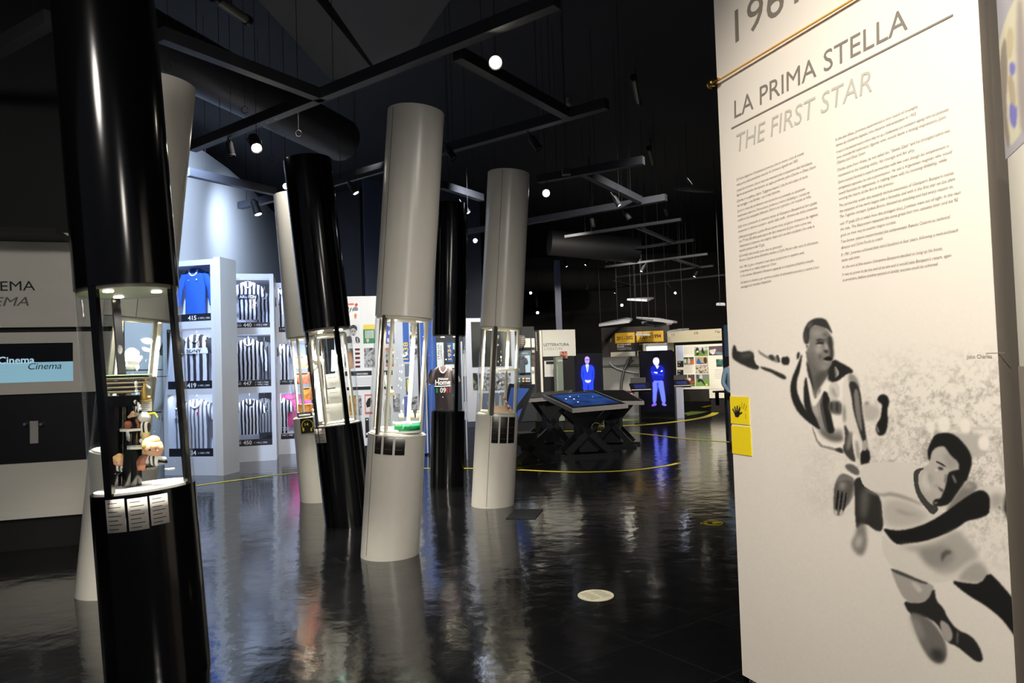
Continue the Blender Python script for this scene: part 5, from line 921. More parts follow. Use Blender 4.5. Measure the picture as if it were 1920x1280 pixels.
# ---------------------------------------------------------------- screen totems
MEM = vcol('screen_image', .85, .2)
Zb = Z(1100, 560, 7.11); Zb2 = Z(1100, 700, 7.11); TB = pl_at(1200, 1265, 20.0, 20.0)
t = board(TB, 1200.5, 657, 1264, 789, 'screen_totem', 'black screen totem showing a white-haired man with crossed arms in blue', 'screen', MK, .12); 
fg = [((20, 16, 90), Zb(840, 880, 1045, 880, 1060, 1100, 1070, 1280, 860, 1280), 8), ((92, 108, 232), Zb2(876, 80, 1020, 80, 1032, 180, 1050, 300, 1055, 396, 1003, 398, 978, 260, 950, 150, 935, 260, 930, 395, 878, 402, 882, 250), .5), ((50, 66, 190), Zb2(930, 120, 965, 120, 955, 180, 945, 260, 938, 200), .6), ((120, 80, 220), Zb2(880, 398, 930, 392, 935, 420, 915, 432, 862, 440, 866, 425), .4), ((110, 100, 230), Zb2(1000, 395, 1045, 392, 1066, 420, 1060, 434, 1020, 430, 1000, 412), .4),
      ((14, 26, 150), Zb(852, 925, 868, 900, 905, 882, 940, 935, 970, 882, 1010, 895, 1032, 925, 1040, 985, 1030, 1040, 1015, 1090, 880, 1092, 872, 1030, 850, 975), .4), ((30, 48, 190), Zb(855, 960, 900, 975, 1000, 1010, 1030, 1000, 1020, 1030, 900, 1010, 870, 1010), .6), ((235, 235, 255), Zb(895, 972, 925, 975, 943, 972, 945, 985, 938, 1000, 900, 985), .4), ((220, 220, 255), Zb(983, 962, 1003, 950, 1014, 955, 1012, 972, 988, 975), .4), ((235, 240, 255), Zb(912, 885, 942, 900, 968, 880, 958, 910, 942, 938, 925, 910), .4),
      ((225, 222, 255), Zb(884, 815, 895, 790, 925, 780, 955, 788, 967, 815, 966, 850, 955, 880, 940, 893, 915, 888, 895, 870, 884, 845), .4), ((160, 150, 235), Zb(900, 838, 920, 836, 920, 845, 900, 845), .3), ((160, 150, 235), Zb(935, 838, 953, 836, 953, 845, 935, 845), .3), ((150, 130, 220), Zb(910, 868, 942, 866, 935, 876, 915, 876), .3)]
picture('screen_image', TB, 1202, 659, 1263, 772, (5, 5, 12), fg, .25, 140, 260, .004, t, MEM)
Za = Z(960, 560, 8.0); TA = pl_at(1073, 1131, 18.6, 18.8); t = board(TA, 1073, 660.5, 1131.5, 790, 'screen_totem', 'dark screen totem showing a man in a blue suit with joined hands', 'screen', MK, .12); pr(t, TA, 1074.5, 661, 1077, 735, MCASE, 'steel_edge', .03)
fa = [((16, 16, 70), Za(1010, 960, 1260, 960, 1260, 1400, 1010, 1400), 9), ((36, 62, 205), Za(1040, 1020, 1065, 995, 1100, 980, 1130, 1110, 1160, 980, 1205, 995, 1230, 1020, 1240, 1090, 1238, 1180, 1222, 1240, 1225, 1400, 1065, 1400, 1062, 1240, 1035, 1180, 1035, 1090), .4), ((22, 40, 160), Za(1062, 1080, 1075, 1080, 1075, 1200, 1064, 1180), .5), ((22, 40, 160), Za(1205, 1080, 1216, 1080, 1216, 1180, 1203, 1200), .5),
      ((215, 220, 255), Za(1100, 975, 1130, 990, 1155, 975, 1145, 1060, 1132, 1115, 1115, 1050), .4), ((70, 90, 220), Za(1126, 1010, 1138, 1010, 1136, 1060, 1131, 1080), .3), ((170, 150, 250), Za(1090, 900, 1100, 872, 1125, 862, 1152, 872, 1164, 900, 1160, 950, 1140, 985, 1112, 978, 1092, 945), .4), ((90, 60, 170), Za(1098, 908, 1155, 906, 1155, 922, 1098, 924), .5), ((100, 70, 180), Za(1112, 955, 1140, 953, 1135, 964, 1116, 964), .3), ((215, 190, 250), Za(1092, 1212, 1140, 1222, 1188, 1212, 1180, 1245, 1150, 1262, 1120, 1258, 1098, 1240), .4), ((20, 34, 140), Za(1135, 1290, 1150, 1290, 1148, 1400, 1138, 1400), .5)]
picture('screen_image', TA, 1078, 662, 1130, 735, (22, 21, 24), fa, .25, 120, 160, .004, t, MEM)
# small consoles beside the totems
def console(label, x, y, Y):
    c = at(x, y, Y); t = thing('touch_console', label, 'interactive console', (c.x, c.y, 0), 'small consoles beside the totems'); R = Matrix.Rotation(.45, 3, 'X'); m = MB(); m.cbox(c, .5, .4, .05, R); m.build('console_frame', MTK, t); m = MB(); m.cbox(c+R@Vector((0, -.19, .03)), .5, .02, .02, R); m.build('metal_rim', MCREAM, t)
    m = MB(); m.cbox(c+R@Vector((0, 0, .028)), .3, .2, .004, R); m.build('touch_screen', M('console_screen', (30, 34, 90), .2, 0, .8), t); m = MB(); m.cyl((c.x, c.y+.1, 0), (c.x, c.y+.1, c.z-.05), .03, n=10); m.cyl((c.x, c.y+.1, 0), (c.x, c.y+.1, .03), .16, n=18); m.build('stand', MTK, t); m = MB(); m.cbox(c+Vector((0, .25, .15)), .4, .03, .2); m.build('back_plate', M('console_grey', (60, 60, 62)), t)
console('small console left of the crossed-arms screen totem', 1200, 726, 18.8); console('small console right of the crossed-arms screen totem', 1277, 719, 21.4)
# silver dugout
DG = pl_at(1131, 1202, 22.0, 22.3); t = thing('dugout_shell', 'curved silver dugout shell between the two screen totems', 'shelter', DG.w(.5, 0, 0)); m = MB(); u0, v0, u1, v1 = DG.rect(1124, 668, 1215, 732); n = 14; vs = []
for i in range(n+1):
    a = math.pi/2*i/n; z = .62+(v1-.62)*math.sin(a); off = .35*(math.cos(a)-1)+.0
    vs += [DG.w(u0, z, off), DG.w(u1, z, off)]
m.add(vs, [(2*i, 2*i+1, 2*i+3, 2*i+2) for i in range(n)], 0, True); m.add([v+DG.n*-.03 for v in vs], [(2*i+1, 2*i, 2*i+2, 2*i+3) for i in range(n)], 0, True); DG.slab(m, u0, .0, u1, .63, -.05, .0); m.build('shell', M('brushed_silver', (176, 176, 172), .35, .25), t)
m = MB(); DG.pslab(m, 1128, 684, 1212, 685.2, -.02, .02); m.build('seam_rail', MDG, t)
m = MB(); m.tube([DG.hit(x, y, .05) for x, y in ((1164.5, 733), (1165.5, 715), (1169, 698), (1174, 684), (1179, 674), (1184, 669))], .045, 8); m.build('curved_rib', M('rib_grey', (92, 92, 90), .4, .4), t)
m = MB(); m.tube([DG.hit(x, y, .06) for x, y in ((1143, 678), (1147, 685), (1157, 690.5), (1172, 695), (1188, 698), (1202, 699))], .018, 6); m.build('highlight_arc', M('highlight_pale', (225, 228, 235), .3), t)  # pale tube drawn as the bright highlight across the shell
m = MB(); DG.pslab(m, 1150, 734, 1190, 739, .2, .9); m.build('bench_seat', M('bench_red_dark', (96, 24, 30), .5), t); m = MB(); DG.pslab(m, 1170, 737, 1186, 741, .3, .95); m.build('bench_edge', MCASE, t)
# timeline boards with yellow plates
TL = pl_at(1130, 1258, 23.5, 23.0); t = board(TL, 1128, 612, 1256, 672, 'timeline_board', 'dark timeline board with yellow plates 2011 - 2002 and 2001 - 1994', 'display panel', M('timeline_brown', (44, 36, 32), .6), .1)
MY2 = M('plate_yellow', (238, 186, 30), .5); pr(t, TL, 1153, 623.5, 1190, 643, MY2, 'yellow_plate', .03); pr(t, TL, 1193.5, 620.5, 1244, 641, MY2, 'yellow_plate', .03)
m = MB(); TL.text(m, '2011 - 2002', 1156.5, 637.6, 1186.5, 635.6, .036, 6.5, 0, .02); m.build('plate_text', MINK, t); m = MB(); TL.text(m, '2001 - 1994', 1198.5, 635, 1239.5, 633, .036, 7, 0, .02); m.build('plate_text', MINK, t)
m = MB(); TL.text(m, 'NOI SIAMO LA GENTE', 1157, 647.3, 1183, 646.3, .006, 2.6, 0, .03); TL.text(m, 'DELLA JUVE', 1157, 650.8, 1170, 650.2, .006, 2.4, 0, .03); TL.text(m, 'WE ARE JUVENTUS PEOPLE', 1157.5, 656, 1184, 655, .006, 2); TL.text(m, 'DOMINIO ASSOLUTO', 1199, 646.8, 1236, 645.6, .006, 3); m.build('board_text', MWTX, t)
m = MB(); TL.text(m, 'JU', 1144, 640, 1147, 640, .006, 6); m.build('side_mark', MYEL, t)
pr(t, TL, 1157, 651.5, 1184, 651.9, MWTX, 'thin_rule', .006); pr(t, TL, 1145, 659.5, 1191, 668, MCREAM, 'lit_strip', .05); pr(t, TL, 1195, 657.5, 1202, 667.5, MCREAM, 'lit_strip', .05)
v_ = pl_at(1207, 1264, 21.2, 21.2); t = board(v_, 1207, 643, 1263.5, 659, 'light_box', 'white lit box above the crossed-arms screen totem', 'light box', MCREAM, .2); pr(t, v_, 1212, 649, 1251, 657, M('light_box_lit', (255, 255, 252), .5, 0, 1.0), 'lit_face', .01)
m = MB(); v_.pslab(m, 1222, 657, 1224, 787, -.2, -.14); v_.pslab(m, 1252, 657, 1254, 787, -.2, -.14); m.build('support_posts', MDG, t)
# white photo wall far right
BD = pl_at(1250, 1370, 23.0, 22.0); t = board(BD, 1268, 645, 1385, 729, 'photo_board', 'white board with a grid of colour match photographs far right', 'display panel', M('board_bright_cream', (236, 232, 218), .5), .1)
MG1 = blotch('match_green', [(30, 30, 38), (90, 130, 60), (110, 150, 72), (225, 225, 220)], 5); 
def ph(t, x0, y0, x1, y1, bg, lay): picture('match_photo', BD, x0, y0, x1, y1, bg, lay, .25, int((x1-x0)*4), int((y1-y0)*4), .012, t, None, 10)
pr(t, BD, 1269, 648.5, 1281, 676, M('strip_pale_blue', (196, 208, 236)), 'blue_strip', .008)
for y0, y1 in ((676.5, 688), (693, 704.7), (710, 722)):
    lb = pr(t, BD, 1270, y0, 1281.3, y1, MINK, 'black_label', .012); pr(t, BD, 1271.5, y0+2, 1276, y0+3, MWTX, 'label_line', .016, .012); pr(t, BD, 1272, y0+7, 1273.5, y0+8.5, MWTX, 'label_icon', .016, .012)
for y0 in (650, 685):
    for k in range(5): pr(t, BD, 1282, y0+3*k, 1299, y0+.5+3*k, MP2, 'text_line', .006)
G_ = (104, 140, 66)
ph(t, 1302, 650, 1327, 667, G_, [((200, 200, 196), [(1302, 650), (1327, 650), (1327, 657), (1302, 657)], 1), ((35, 38, 60), [(1305, 652), (1309, 651), (1311, 657), (1307, 660), (1304, 657)], .4), ((225, 225, 225), [(1306, 657), (1310, 657), (1309, 661), (1306, 661)], .3), ((30, 30, 30), [(1304, 665), (1308, 660), (1311, 662), (1309, 666)], .3), ((35, 35, 35), [(1315, 652), (1318, 651), (1319, 657), (1322, 661), (1320, 664), (1315, 660)], .4), ((220, 220, 216), [(1313, 653), (1316, 652), (1316, 656)], .3), ((245, 245, 240), [(1323, 664), (1325, 663.5), (1325, 665.5)], .2)])
ph(t, 1329, 648.5, 1355, 665.5, (92, 76, 88), [((120, 140, 150), [(1341, 659), (1355, 660), (1355, 664), (1342, 664)], 1), ((215, 205, 195), [(1329, 656), (1336, 655), (1343, 653), (1341, 661), (1339, 665), (1332, 663)], .6), ((50, 45, 50), [(1329, 663), (1341, 664), (1341, 666), (1329, 666)], .5), ((250, 245, 235), [(1334, 660), (1338, 661), (1338, 665), (1335, 664)], .4)])
ph(t, 1282, 669.5, 1301, 683, (110, 120, 90), [((45, 48, 40), [(1282, 669), (1301, 669), (1301, 672), (1282, 673)], .6), ((228, 80, 55), [(1296, 676), (1301, 676), (1301, 683), (1296, 683)], .3), ((225, 220, 200), [(1282, 673), (1286, 672), (1287, 680), (1283, 681)], .5), ((215, 180, 170), [(1290, 670), (1293, 671), (1295, 682), (1289, 682)], .4)])
ph(t, 1303.5, 668.8, 1327.5, 682, (176, 160, 118), [((52, 96, 170), [(1308, 672), (1311, 671), (1313, 678), (1318, 682), (1305, 682)], .4), ((215, 110, 90), [(1308.5, 669.5), (1311, 669.5), (1311, 672.5), (1309, 672.5)], .3), ((70, 45, 36), [(1320, 670), (1324, 670), (1326, 676), (1324, 682), (1320, 680), (1319, 674)], .4), ((90, 100, 150), [(1312, 680), (1320, 680), (1320, 682), (1312, 682)], .3)])
pr(t, BD, 1304.5, 684, 1328.5, 699.5, blotch('team_sepia', [(40, 36, 28), (150, 140, 122), (215, 205, 185), (60, 54, 44)], 10), 'match_photo', .012)
ph(t, 1282, 702, 1288.7, 724, (80, 60, 45), [((200, 150, 110), [(1283, 709), (1287, 708), (1287, 716), (1283, 717)], .5), ((225, 200, 160), [(1283, 713), (1285, 713), (1287, 722), (1284, 722)], .4), ((100, 120, 60), [(1282, 720), (1289, 720), (1289, 724), (1282, 724)], .5)])
ph(t, 1290.3, 702, 1302.7, 723.5, (84, 64, 52), [((235, 225, 215), [(1290, 708), (1295, 708), (1296, 713), (1291, 714)], .4), ((170, 70, 50), [(1293, 714), (1302, 713), (1302, 719), (1292, 718)], .6), ((110, 120, 60), [(1290, 719), (1303, 719), (1303, 724), (1290, 724)], .5), ((250, 250, 245), [(1293, 702.5), (1294.5, 702.5), (1294.5, 704)], .2)])
ph(t, 1304.5, 701.5, 1330, 723, (118, 160, 74), [((130, 135, 130), [(1304, 701), (1330, 701), (1330, 712), (1304, 712)], 1), ((40, 55, 90), [(1306, 702), (1310, 702), (1310, 711), (1307, 711)], .5), ((200, 200, 195), [(1312, 703), (1317, 702), (1317, 711), (1312, 712)], .4), ((30, 28, 40), [(1311, 709), (1317, 711), (1323, 722), (1320, 721), (1315, 714), (1309, 717), (1307, 714)], .4), ((235, 245, 120), [(1323, 719.5), (1327, 719), (1327, 722.5), (1323, 722.5)], .3)])
pr(t, BD, 1343, 673, 1360, 687, blotch('green_dark_photo', [(20, 50, 45), (40, 90, 75), (120, 160, 150)], 8), 'match_photo', .012)
for k in range(6): pr(t, BD, 1340, 692+3.2*k, 1360, 692.7+3.2*k, MP2, 'text_line', .006)
m = MB(); BD.slab(m, BD.uv(1332, 740)[0], 0, BD.uv(1360, 740)[0], BD.uv(1345, 746)[1], -.1, -.04); m.build('board_support', MKm, t)
pr(t, BD, 1283, 729, 1330, 752, M('base_brown_black', (30, 26, 23), .5), 'black_base', -.02, -.1); pr(t, BD, 1330, 729, 1385, 746, M('board_bright_cream', (236, 232, 218)), 'lower_board', 0, -.1)
t = board(BD, 1251, 617.5, 1385, 639.5, 'header_board', 'long cream header board above the far photographs', 'display panel', M('header_cream', (196, 188, 162), .5), .1)
m = MB(); BD.text(m, '13', 1259.5, 629, 1264.5, 629, .006, 3.5); BD.text(m, '10', 1302.5, 626.5, 1309, 626, .006, 4.5); BD.text(m, '7 bis', 1341, 624, 1350, 623.6, .006, 4.5); m.build('header_numbers', MINK, t)
m = MB(); BD.pslab(m, 1256, 631, 1268, 631.5, 0, .006); BD.pslab(m, 1302, 630, 1310, 630.5, 0, .006); BD.pslab(m, 1340, 630, 1352, 632, 0, .006); m.build('caption_lines', MP2, t)
v_ = pl_at(1264, 1285, 20.6, 20.6); t = board(v_, 1269, 726, 1282.5, 800, 'console_cabinet', 'pale lilac cabinet between the right screen totem and the photo board', 'cabinet', M('lilac_white', (176, 176, 198), .5), .4)
v_ = pl_at(1355, 1366, 16, 15.4); t = board(v_, 1358.5, 607, 1378, 900, 'blue_edge_board', 'dark board with blue upper edge just behind the big cream board', 'display panel', MKm, .1); pr(t, v_, 1358, 607, 1378, 668, M('edge_blue', (70, 110, 150), .5), 'blue_edge', .02, .0)
# hanging wing reflectors
def wing(label, pts2, Y, th=.05, wires=()):
    q = [at(x, y, Yy) for (x, y), Yy in pts2]; c = sum(q, Vector())/len(q); t = thing('hanging_reflector', label, 'ceiling reflector', c, 'angular hanging reflectors'); m = MB(); m.prism(q, (0, 0, th)); m.build('reflector_plate', M('reflector_white', (150, 150, 152), .5), t)
    m = MB()
    for x, y in wires: p = at(x, y, q[0].y); m.cyl(p, (p.x, p.y, 6.6), .005, n=5)
    m.build('suspension_wire', MKm, t)
wing('left wing-shaped reflector above the yellow plates', [((1123, 612), 20), ((1180, 605), 19.6), ((1186, 600), 21), ((1175, 597), 23), ((1124, 609), 22)], 20, wires=((1126, 609), (1158, 602), (1184, 600)))
wing('right wing-shaped reflector above the yellow plates', [((1193, 597), 20), ((1235, 599), 21), ((1270, 605.5), 20), ((1262, 606), 19.4), ((1225, 602), 19)], 20, wires=((1193, 596), (1217, 597), (1250, 601)))
wing('lower pale underside reflector right of centre', [((1203, 606), 20.5), ((1240, 600), 22), ((1260, 608), 21), ((1228, 613.5), 20)], 20, wires=((1230, 606),))
wing('higher small reflector above the wing pair', [((1176, 563), 20), ((1210, 560), 22), ((1226, 560), 22), ((1213, 565), 20)], 20, wires=((1190, 562), (1215, 561)))
wing('dark thin reflector in front of the cream header', [((1253, 624), 19), ((1292, 618.5), 20), ((1275, 619), 21), ((1255, 622), 20)], 20, wires=((1281, 619),))
wing('small reflector close to the cream board edge', [((1343, 572.5), 17), ((1360, 573), 17), ((1358, 571), 18), ((1346, 571), 18)], 17, wires=((1350, 571),))
wing('dark thin reflector crossing the second yellow plate', [((1192, 629), 19), ((1219, 629), 19), ((1219, 628), 20), ((1193, 627.5), 20)], 19, wires=((1205, 628),))
# ================================================================ THINGS INSIDE THE SHOWCASES
def put(name, label, cat, build, group=None):
    """build(m) fills parts: dict name -> (MB, material)"""
    parts = build; first = next(iter(parts.values())); 
    c = Vector(first[0].v[0]); zs = min(Vector(v).z for mb, _ in parts.values() for v in mb.v); xs = [Vector(v) for v in first[0].v]; c = sum(xs, Vector())/len(xs); t = thing(name, label, cat, (c.x, c.y, zs), group)
    for k, (mb, mt) in parts.items(): mb.build(k, mt, t)
    return t
GW = M('ceramic_white', (238, 236, 228), .3); GSK = M('figure_skin', (222, 176, 140), .5); GBR = M('figure_brown', (140, 72, 44), .45); GHA = M('figure_blond', (226, 182, 110), .6); GGD = M('figure_gold', (190, 160, 90), .35, .5)
GST = stripes('figure_stripes', .022, (236, 234, 226), (30, 28, 28), .45); SHELF = glass('shelf_glass', (.93, .97, .96), 1.5)
px = lambda C_, n: n*C_.Y/F
# --- near black column
def shelf(C_, x, y, w_, label, back=0, th=.008):
    c = C_.inside(x, y, back); m = MB(); m.cyl(c-Vector((0, 0, th)), c, w_, n=36); return tag(m.build('glass_shelf', SHELF), label, 'shelf')
c = C1.inside(234, 741, .02); parts = {}
m = MB()
for k in range(4):
    z = .012+.024*k; r0 = px(C1, 34+3.2*k); m.lathe(c+Vector((0, 0, z)), [(.001, 0), (r0*.6, 0), (r0, .010), (r0, .014), (r0*.9, .014), (r0*.55, .006), (.001, .006)], 36)
parts['plates'] = (m, M('plate_cream', (220, 208, 176), .3)); m = MB()
for k in range(4):
    z = .016+.024*k; r0 = px(C1, 33+3.2*k); m.lathe(c+Vector((0, 0, z+.006)), [(r0*.3, 0), (r0*.97, .003), (r0*.97, .013), (r0*.3, .013)], 36)
parts['dark_bands'] = (m, MINK); m = MB(); m.lathe(c+Vector((0, 0, .108)), [(.001, 0), (px(C1, 45), .0), (px(C1, 46), .006), (px(C1, 40), .004), (.001, .004)], 36); parts['green_rim'] = (m, M('rim_green', (110, 150, 90), .4)); put('plate_stack', 'stack of black and cream banded plates in the near black column showcase', 'plates', parts)
m = MB(); fl_ = C1.p(C1.zb).z+.012; a = c; zf = .0
Rz = Matrix.Rotation(.3, 3, 'Z'); m.cbox(c+Vector((0, 0, -.03)), .17, .13, .06, Rz); tp = (m, MK); m2 = MB(); b0 = c+Vector((-.055, 0, -.06)); b1 = c+Vector((.05, 0, -.06)); hgt = c.z-.06-(fl_+.0)
m2.cyl(Vector((b0.x, b0.y, fl_)), b0, .035, .04, 18); m3 = MB(); m3.cyl(Vector((b1.x, b1.y, fl_)), b1, .035, .04, 18)
t = put('black_stand', 'black two-legged stand holding the banded plates', 'stand', {'stand_top': tp}); m2.build('stand_leg', MK, t); m3.build('stand_leg', MK, t)
def limb(pts, rs, n=10):
    m = MB()
    for (p, r0), (q_, r1) in zip(zip(pts, rs), zip(pts[1:], rs[1:])): m.cyl(p, q_, r0, r1, n)
    for p, r in zip(pts, rs): m.ball(p, r, n=10)
    return m
I = lambda x, y, b=0: C1.inside(x, y, b)
u = px(C1, 1)
parts = {'torso': (limb([I(247, 748), I(254, 754), I(258, 766), (I(254, 775))], [u*6, u*8, u*7, u*6]), GST), 'head': (limb([I(241, 742)], [u*6]), GSK), 'arm': (limb([I(254, 753, -.03), I(262, 762, -.03), I(257, 771, -.03)], [u*3.5, u*3, u*2.6]), GST), 'shorts': (limb([I(252, 775), I(246, 781)], [u*8, u*7]), GSK),
         'leg': (limb([I(250, 779), I(255, 787), I(261, 798)], [u*5, u*3.8, u*3]), GBR), 'leg_': (limb([I(245, 780), I(248, 789), I(244, 797)], [u*5, u*3.6, u*3]), GBR), 'boots': (limb([I(260, 800), I(265, 800)], [u*3.5, u*2.5]), GBR)}
parts = {k.strip('_') if k != 'leg_' else 'other_leg': v for k, v in parts.items()}
put('footballer_figurine', 'bending brown-legged footballer figurine on a white plate in the near showcase', 'figurine', parts)
m = MB(); m.ball(I(240, 796, -.02), u*7.5, n=18); tag(m.build('brown_ball', GBR), 'small brown ball beside the bending footballer figurine', 'ball')
m = MB(); c = I(247, 803, 0); m.cyl(c-Vector((0, 0, .012)), c, u*20, n=30); tag(m.build('figurine_plate', GW), 'round white plate under the bending footballer figurine', 'base')
m = MB(); c2_ = I(238, 808, 0); m.cyl(Vector((c2_.x, c2_.y, fl_)), c-Vector((.012, 0, .012)), u*9.5, u*9.5, 22); tag(m.build('black_pillar', MK), 'black round pillar under the white plate in the near showcase', 'pedestal')
parts = {'body': (limb([I(270, 746, .03), I(269, 730, .03), I(270, 720, .03)], [u*6, u*6.5, u*5.5]), GGD), 'head': (limb([I(270, 712, .03)], [u*5]), GSK), 'arm': (limb([I(274, 721, .03), I(280, 727, .03)], [u*2.5, u*2.2]), GW), 'ball': (limb([I(279, 745, .03)], [u*3.8]), GGD)}
m = MB(); c = I(272, 749, .03); m.cyl(c-Vector((0, 0, .01)), c, u*11, n=24); parts['base'] = (m, GGD); t = put('golden_figurine', 'small golden figurine on a round foot, upper right in the near showcase', 'figurine', parts)
m = MB(); m.box(I(262, 771, .03), Vector((u*22, 0, 0)), Vector((0, 0, u*19)), Vector((0, .004, 0))); t = put('text_plaque', 'white plaque with small text under the golden figurine', 'plaque', {'plate': (m, MPAP)})
for k in range(4): m = MB(); m.box(I(264, 757+3.6*k, .028), Vector((u*(16-3*(k % 2)), 0, 0)), Vector((0, 0, u*.8)), Vector((0, .001, 0))); m.build('text_line', MGREY, t)
shelf(C1, 272, 771.5, .085, 'small glass shelf under the golden figurine plaque', .04)
parts = {'head': (limb([I(270, 782, .01), I(273, 783, .01)], [u*11, u*9]), GW), 'body': (limb([I(272, 798, .01), I(272, 806, .01)], [u*10, u*9]), GST), 'feet': (limb([I(266, 826, .01), I(278, 826, .01)], [u*5, u*5]), GW), 'hips': (limb([I(272, 814, .01), I(272, 819, .01)], [u*9, u*7]), M('figure_cream', (214, 200, 150), .5)), 'cap_tail': (limb([I(280, 776, .01), I(290, 774, .01), I(295, 782, .01)], [u*2, u*1.6, u*1.2]), MYEL)}
put('round_head_figurine', 'round white-headed figurine with striped body in the near showcase', 'figurine', parts)
shelf(C1, 268, 831, .10, 'glass shelf beneath the white-headed figurine', .02); m = MB(); c = I(262, 833, .03); m.cyl(c-Vector((0, 0, .02)), c, u*24, n=36); tag(m.build('round_display_base', GW), 'round white display base behind the black pillar', 'base')
def doll(x, y, k, label, back=0):
    J = lambda a, b: I(x+a*k, y+b*k, back); U = u*k
    e = MB(); e.ball(J(3, -31)+Vector((0, -U*15.2, 0)), U*2.0, U*1, U*2.4); e.ball(J(11, -33)+Vector((0, -U*12, 0)), U*1.8, U*1, U*2.4)
    parts = {'head': (limb([J(2, -33), J(6, -30)], [U*17, U*14]), GSK), 'hair': (limb([J(-4, -38), J(2, -44), J(-10, -28)], [U*15, U*12, U*8]), GHA), 'eyes': (e, M('eye_dark', (40, 50, 70), .2)), 'nose': (limb([J(14, -28)+Vector((0, -U*10, 0))], [U*2.4]), M('figure_pink', (225, 140, 120), .5)), 'body': (limb([J(2, -14), J(4, -6)], [U*10, U*9]), GST), 'arm': (limb([J(-6, -14), J(-9, -6)], [U*4, U*4]), GW), 'other_arm': (limb([J(12, -14), J(22, -12)], [U*4, U*4]), GW),
             'leg': (limb([J(4, -2), J(-1, 2)], [U*6, U*6]), GW), 'boot': (limb([J(-4, 2)+Vector((0, -.02, 0)), J(4, 1)], [U*5.5, U*5]), MK), 'other_boot': (limb([J(14, -7), J(24, -6)], [U*5, U*4]), MK)}
    return put('ceramic_doll', label, 'figurine', parts, 'ceramic dolls')
doll(286, 872, 1.0, 'big-headed blond ceramic doll in striped shirt on the white showcase floor', -.04); doll(222, 884, .62, 'smaller ceramic doll half hidden by the black post', .0)
m = MB(); m.lathe(I(272, 880, .02), [(.001, 0), (u*14, 0), (u*15, u*16), (u*9, u*26), (.001, u*27)], 24); tag(m.build('brown_ball_cup', M('cup_brown', (150, 96, 72), .3)), 'brown rounded cup behind the big-headed doll', 'cup')
m = MB(); m.cyl(I(318, 878, -.02)-Vector((0, 0, .006)), I(318, 878, -.02), u*9, n=20); tag(m.build('white_saucer', GW), 'tiny white saucer right of the big-headed doll', 'saucer')
# --- white column behind it
K = lambda x, y, b=0: C2.inside(x, y, b); u2 = px(C2, 1)
parts = {'body': (limb([K(246, 684), K(247, 676), K(247, 664)], [u2*12, u2*14, u2*12]), GW), 'side_bump': (limb([K(256, 662)], [u2*5]), GW), 'base': (limb([K(240, 688), K(256, 688)], [u2*5, u2*5]), GW)}
put('white_ornament', 'overexposed plain white rounded ornament on a glass shelf behind', 'ornament', parts); m = MB(); c = K(262, 693); m.cyl(c-Vector((0, 0, .008)), c, .16, n=36); tag(m.build('glass_shelf', SHELF), 'upper glass shelf in the white column behind the near one', 'shelf')
m = MB(); c = K(270, 706); m.cyl(c-Vector((0, 0, .006)), c, .17, n=36); tag(m.build('glass_shelf', SHELF), 'lower clear shelf in the white column behind the near one', 'shelf')
# --- leftmost slim white column: newspapers, sign
Q = lambda x, y, b=0: C3.inside(x, y, b); NP = blotch('newsprint_orange', [(120, 70, 50), (222, 150, 110), (232, 170, 130)], 22); NP2 = blotch('newsprint_red', [(110, 80, 60), (200, 110, 90), (180, 150, 130)], 22); NP3 = blotch('newsprint_amber', [(130, 80, 30), (226, 150, 70), (236, 176, 100)], 22)
for (x0, y0, x1, y1, mm, lb) in ((552, 668, 575, 691, NP, 'topmost orange newspaper page in the slim white column'), (554, 699, 582, 720, NP2, 'reddish newspaper page second from top in the slim white column'), (565, 727, 586, 750, NP3, 'amber newspaper page third from top in the slim white column')):
    m = MB(); m.prism([Q(x0, y0, -.1), Q(x1, y0-2, -.02), Q(x1+3, y1-1, -.02), Q(x0+5, y1, -.1)], (0, .004, 0)); t = put('newspaper_page', lb, 'newspaper', {'page': (m, mm)}, 'newspapers in the slim white column'); m = MB(); m.prism([Q(x0+2, y0+1.5, -.108), Q(x1-6, y0, -.085), Q(x1-6, y0+2.4, -.085), Q(x0+2.5, y0+3.6, -.108)], (0, .002, 0)); m.build('headline', MINK, t)
m = MB(); a = Q(575, 772, -.06); m.cbox(a+Vector((0, 0, .05)), .18, .14, .10, Matrix.Rotation(.5, 3, 'Z')); tag(m.build('orange_book', NP3), 'thick orange book lying on the slim white column showcase floor', 'book')
SP = VP(at(560, 800, 8.93), at(595, 800, 8.93)); t = thing('headphone_sign', 'black sign with yellow headphones and number 14 on the slim white column', 'sign', SP.hit(577, 812)); m = MB(); m.prism([SP.hit(x, y) for x, y in ((562.5, 785), (587, 782), (590.5, 810), (565, 813))], SP.n*.006); m.build('plate', MPLK, t)
m = MB(); cx, cy = 576.5, 797; m.tube([SP.hit(cx+10.5*math.cos(a), cy-10.5*math.sin(a), .01) for a in np.linspace(-.5, math.pi+.5, 16)], .005, 6); m.build('headband', MYEL, t)
for x in (568.5, 583.5): m = MB(); m.cyl(SP.hit(x, 802, .01), SP.hit(x+.4, 808, .01), .011, .011, 10); m.build('ear_cup', MYEL, t)
m = MB(); SP.text(m, '14', 571.5, 798, 578.5, 797.3, .012, 5, 0, .03); m.build('number', MYEL, t)
t = thing('metal_handle_plate', 'grey metal plate with white bar above the headphone sign', 'plate', SP.hit(571, 783)); m = MB(); m.prism([SP.hit(x, y) for x, y in ((557, 774), (585, 771), (587, 780), (558, 783.5))], SP.n*.01); m.build('plate', M('plate_steel', (140, 138, 134), .35, .5), t); m = MB(); m.cyl(SP.hit(561, 779.5, .02), SP.hit(581.5, 777.5, .02), .012, n=12); m.build('white_bar', GW, t)
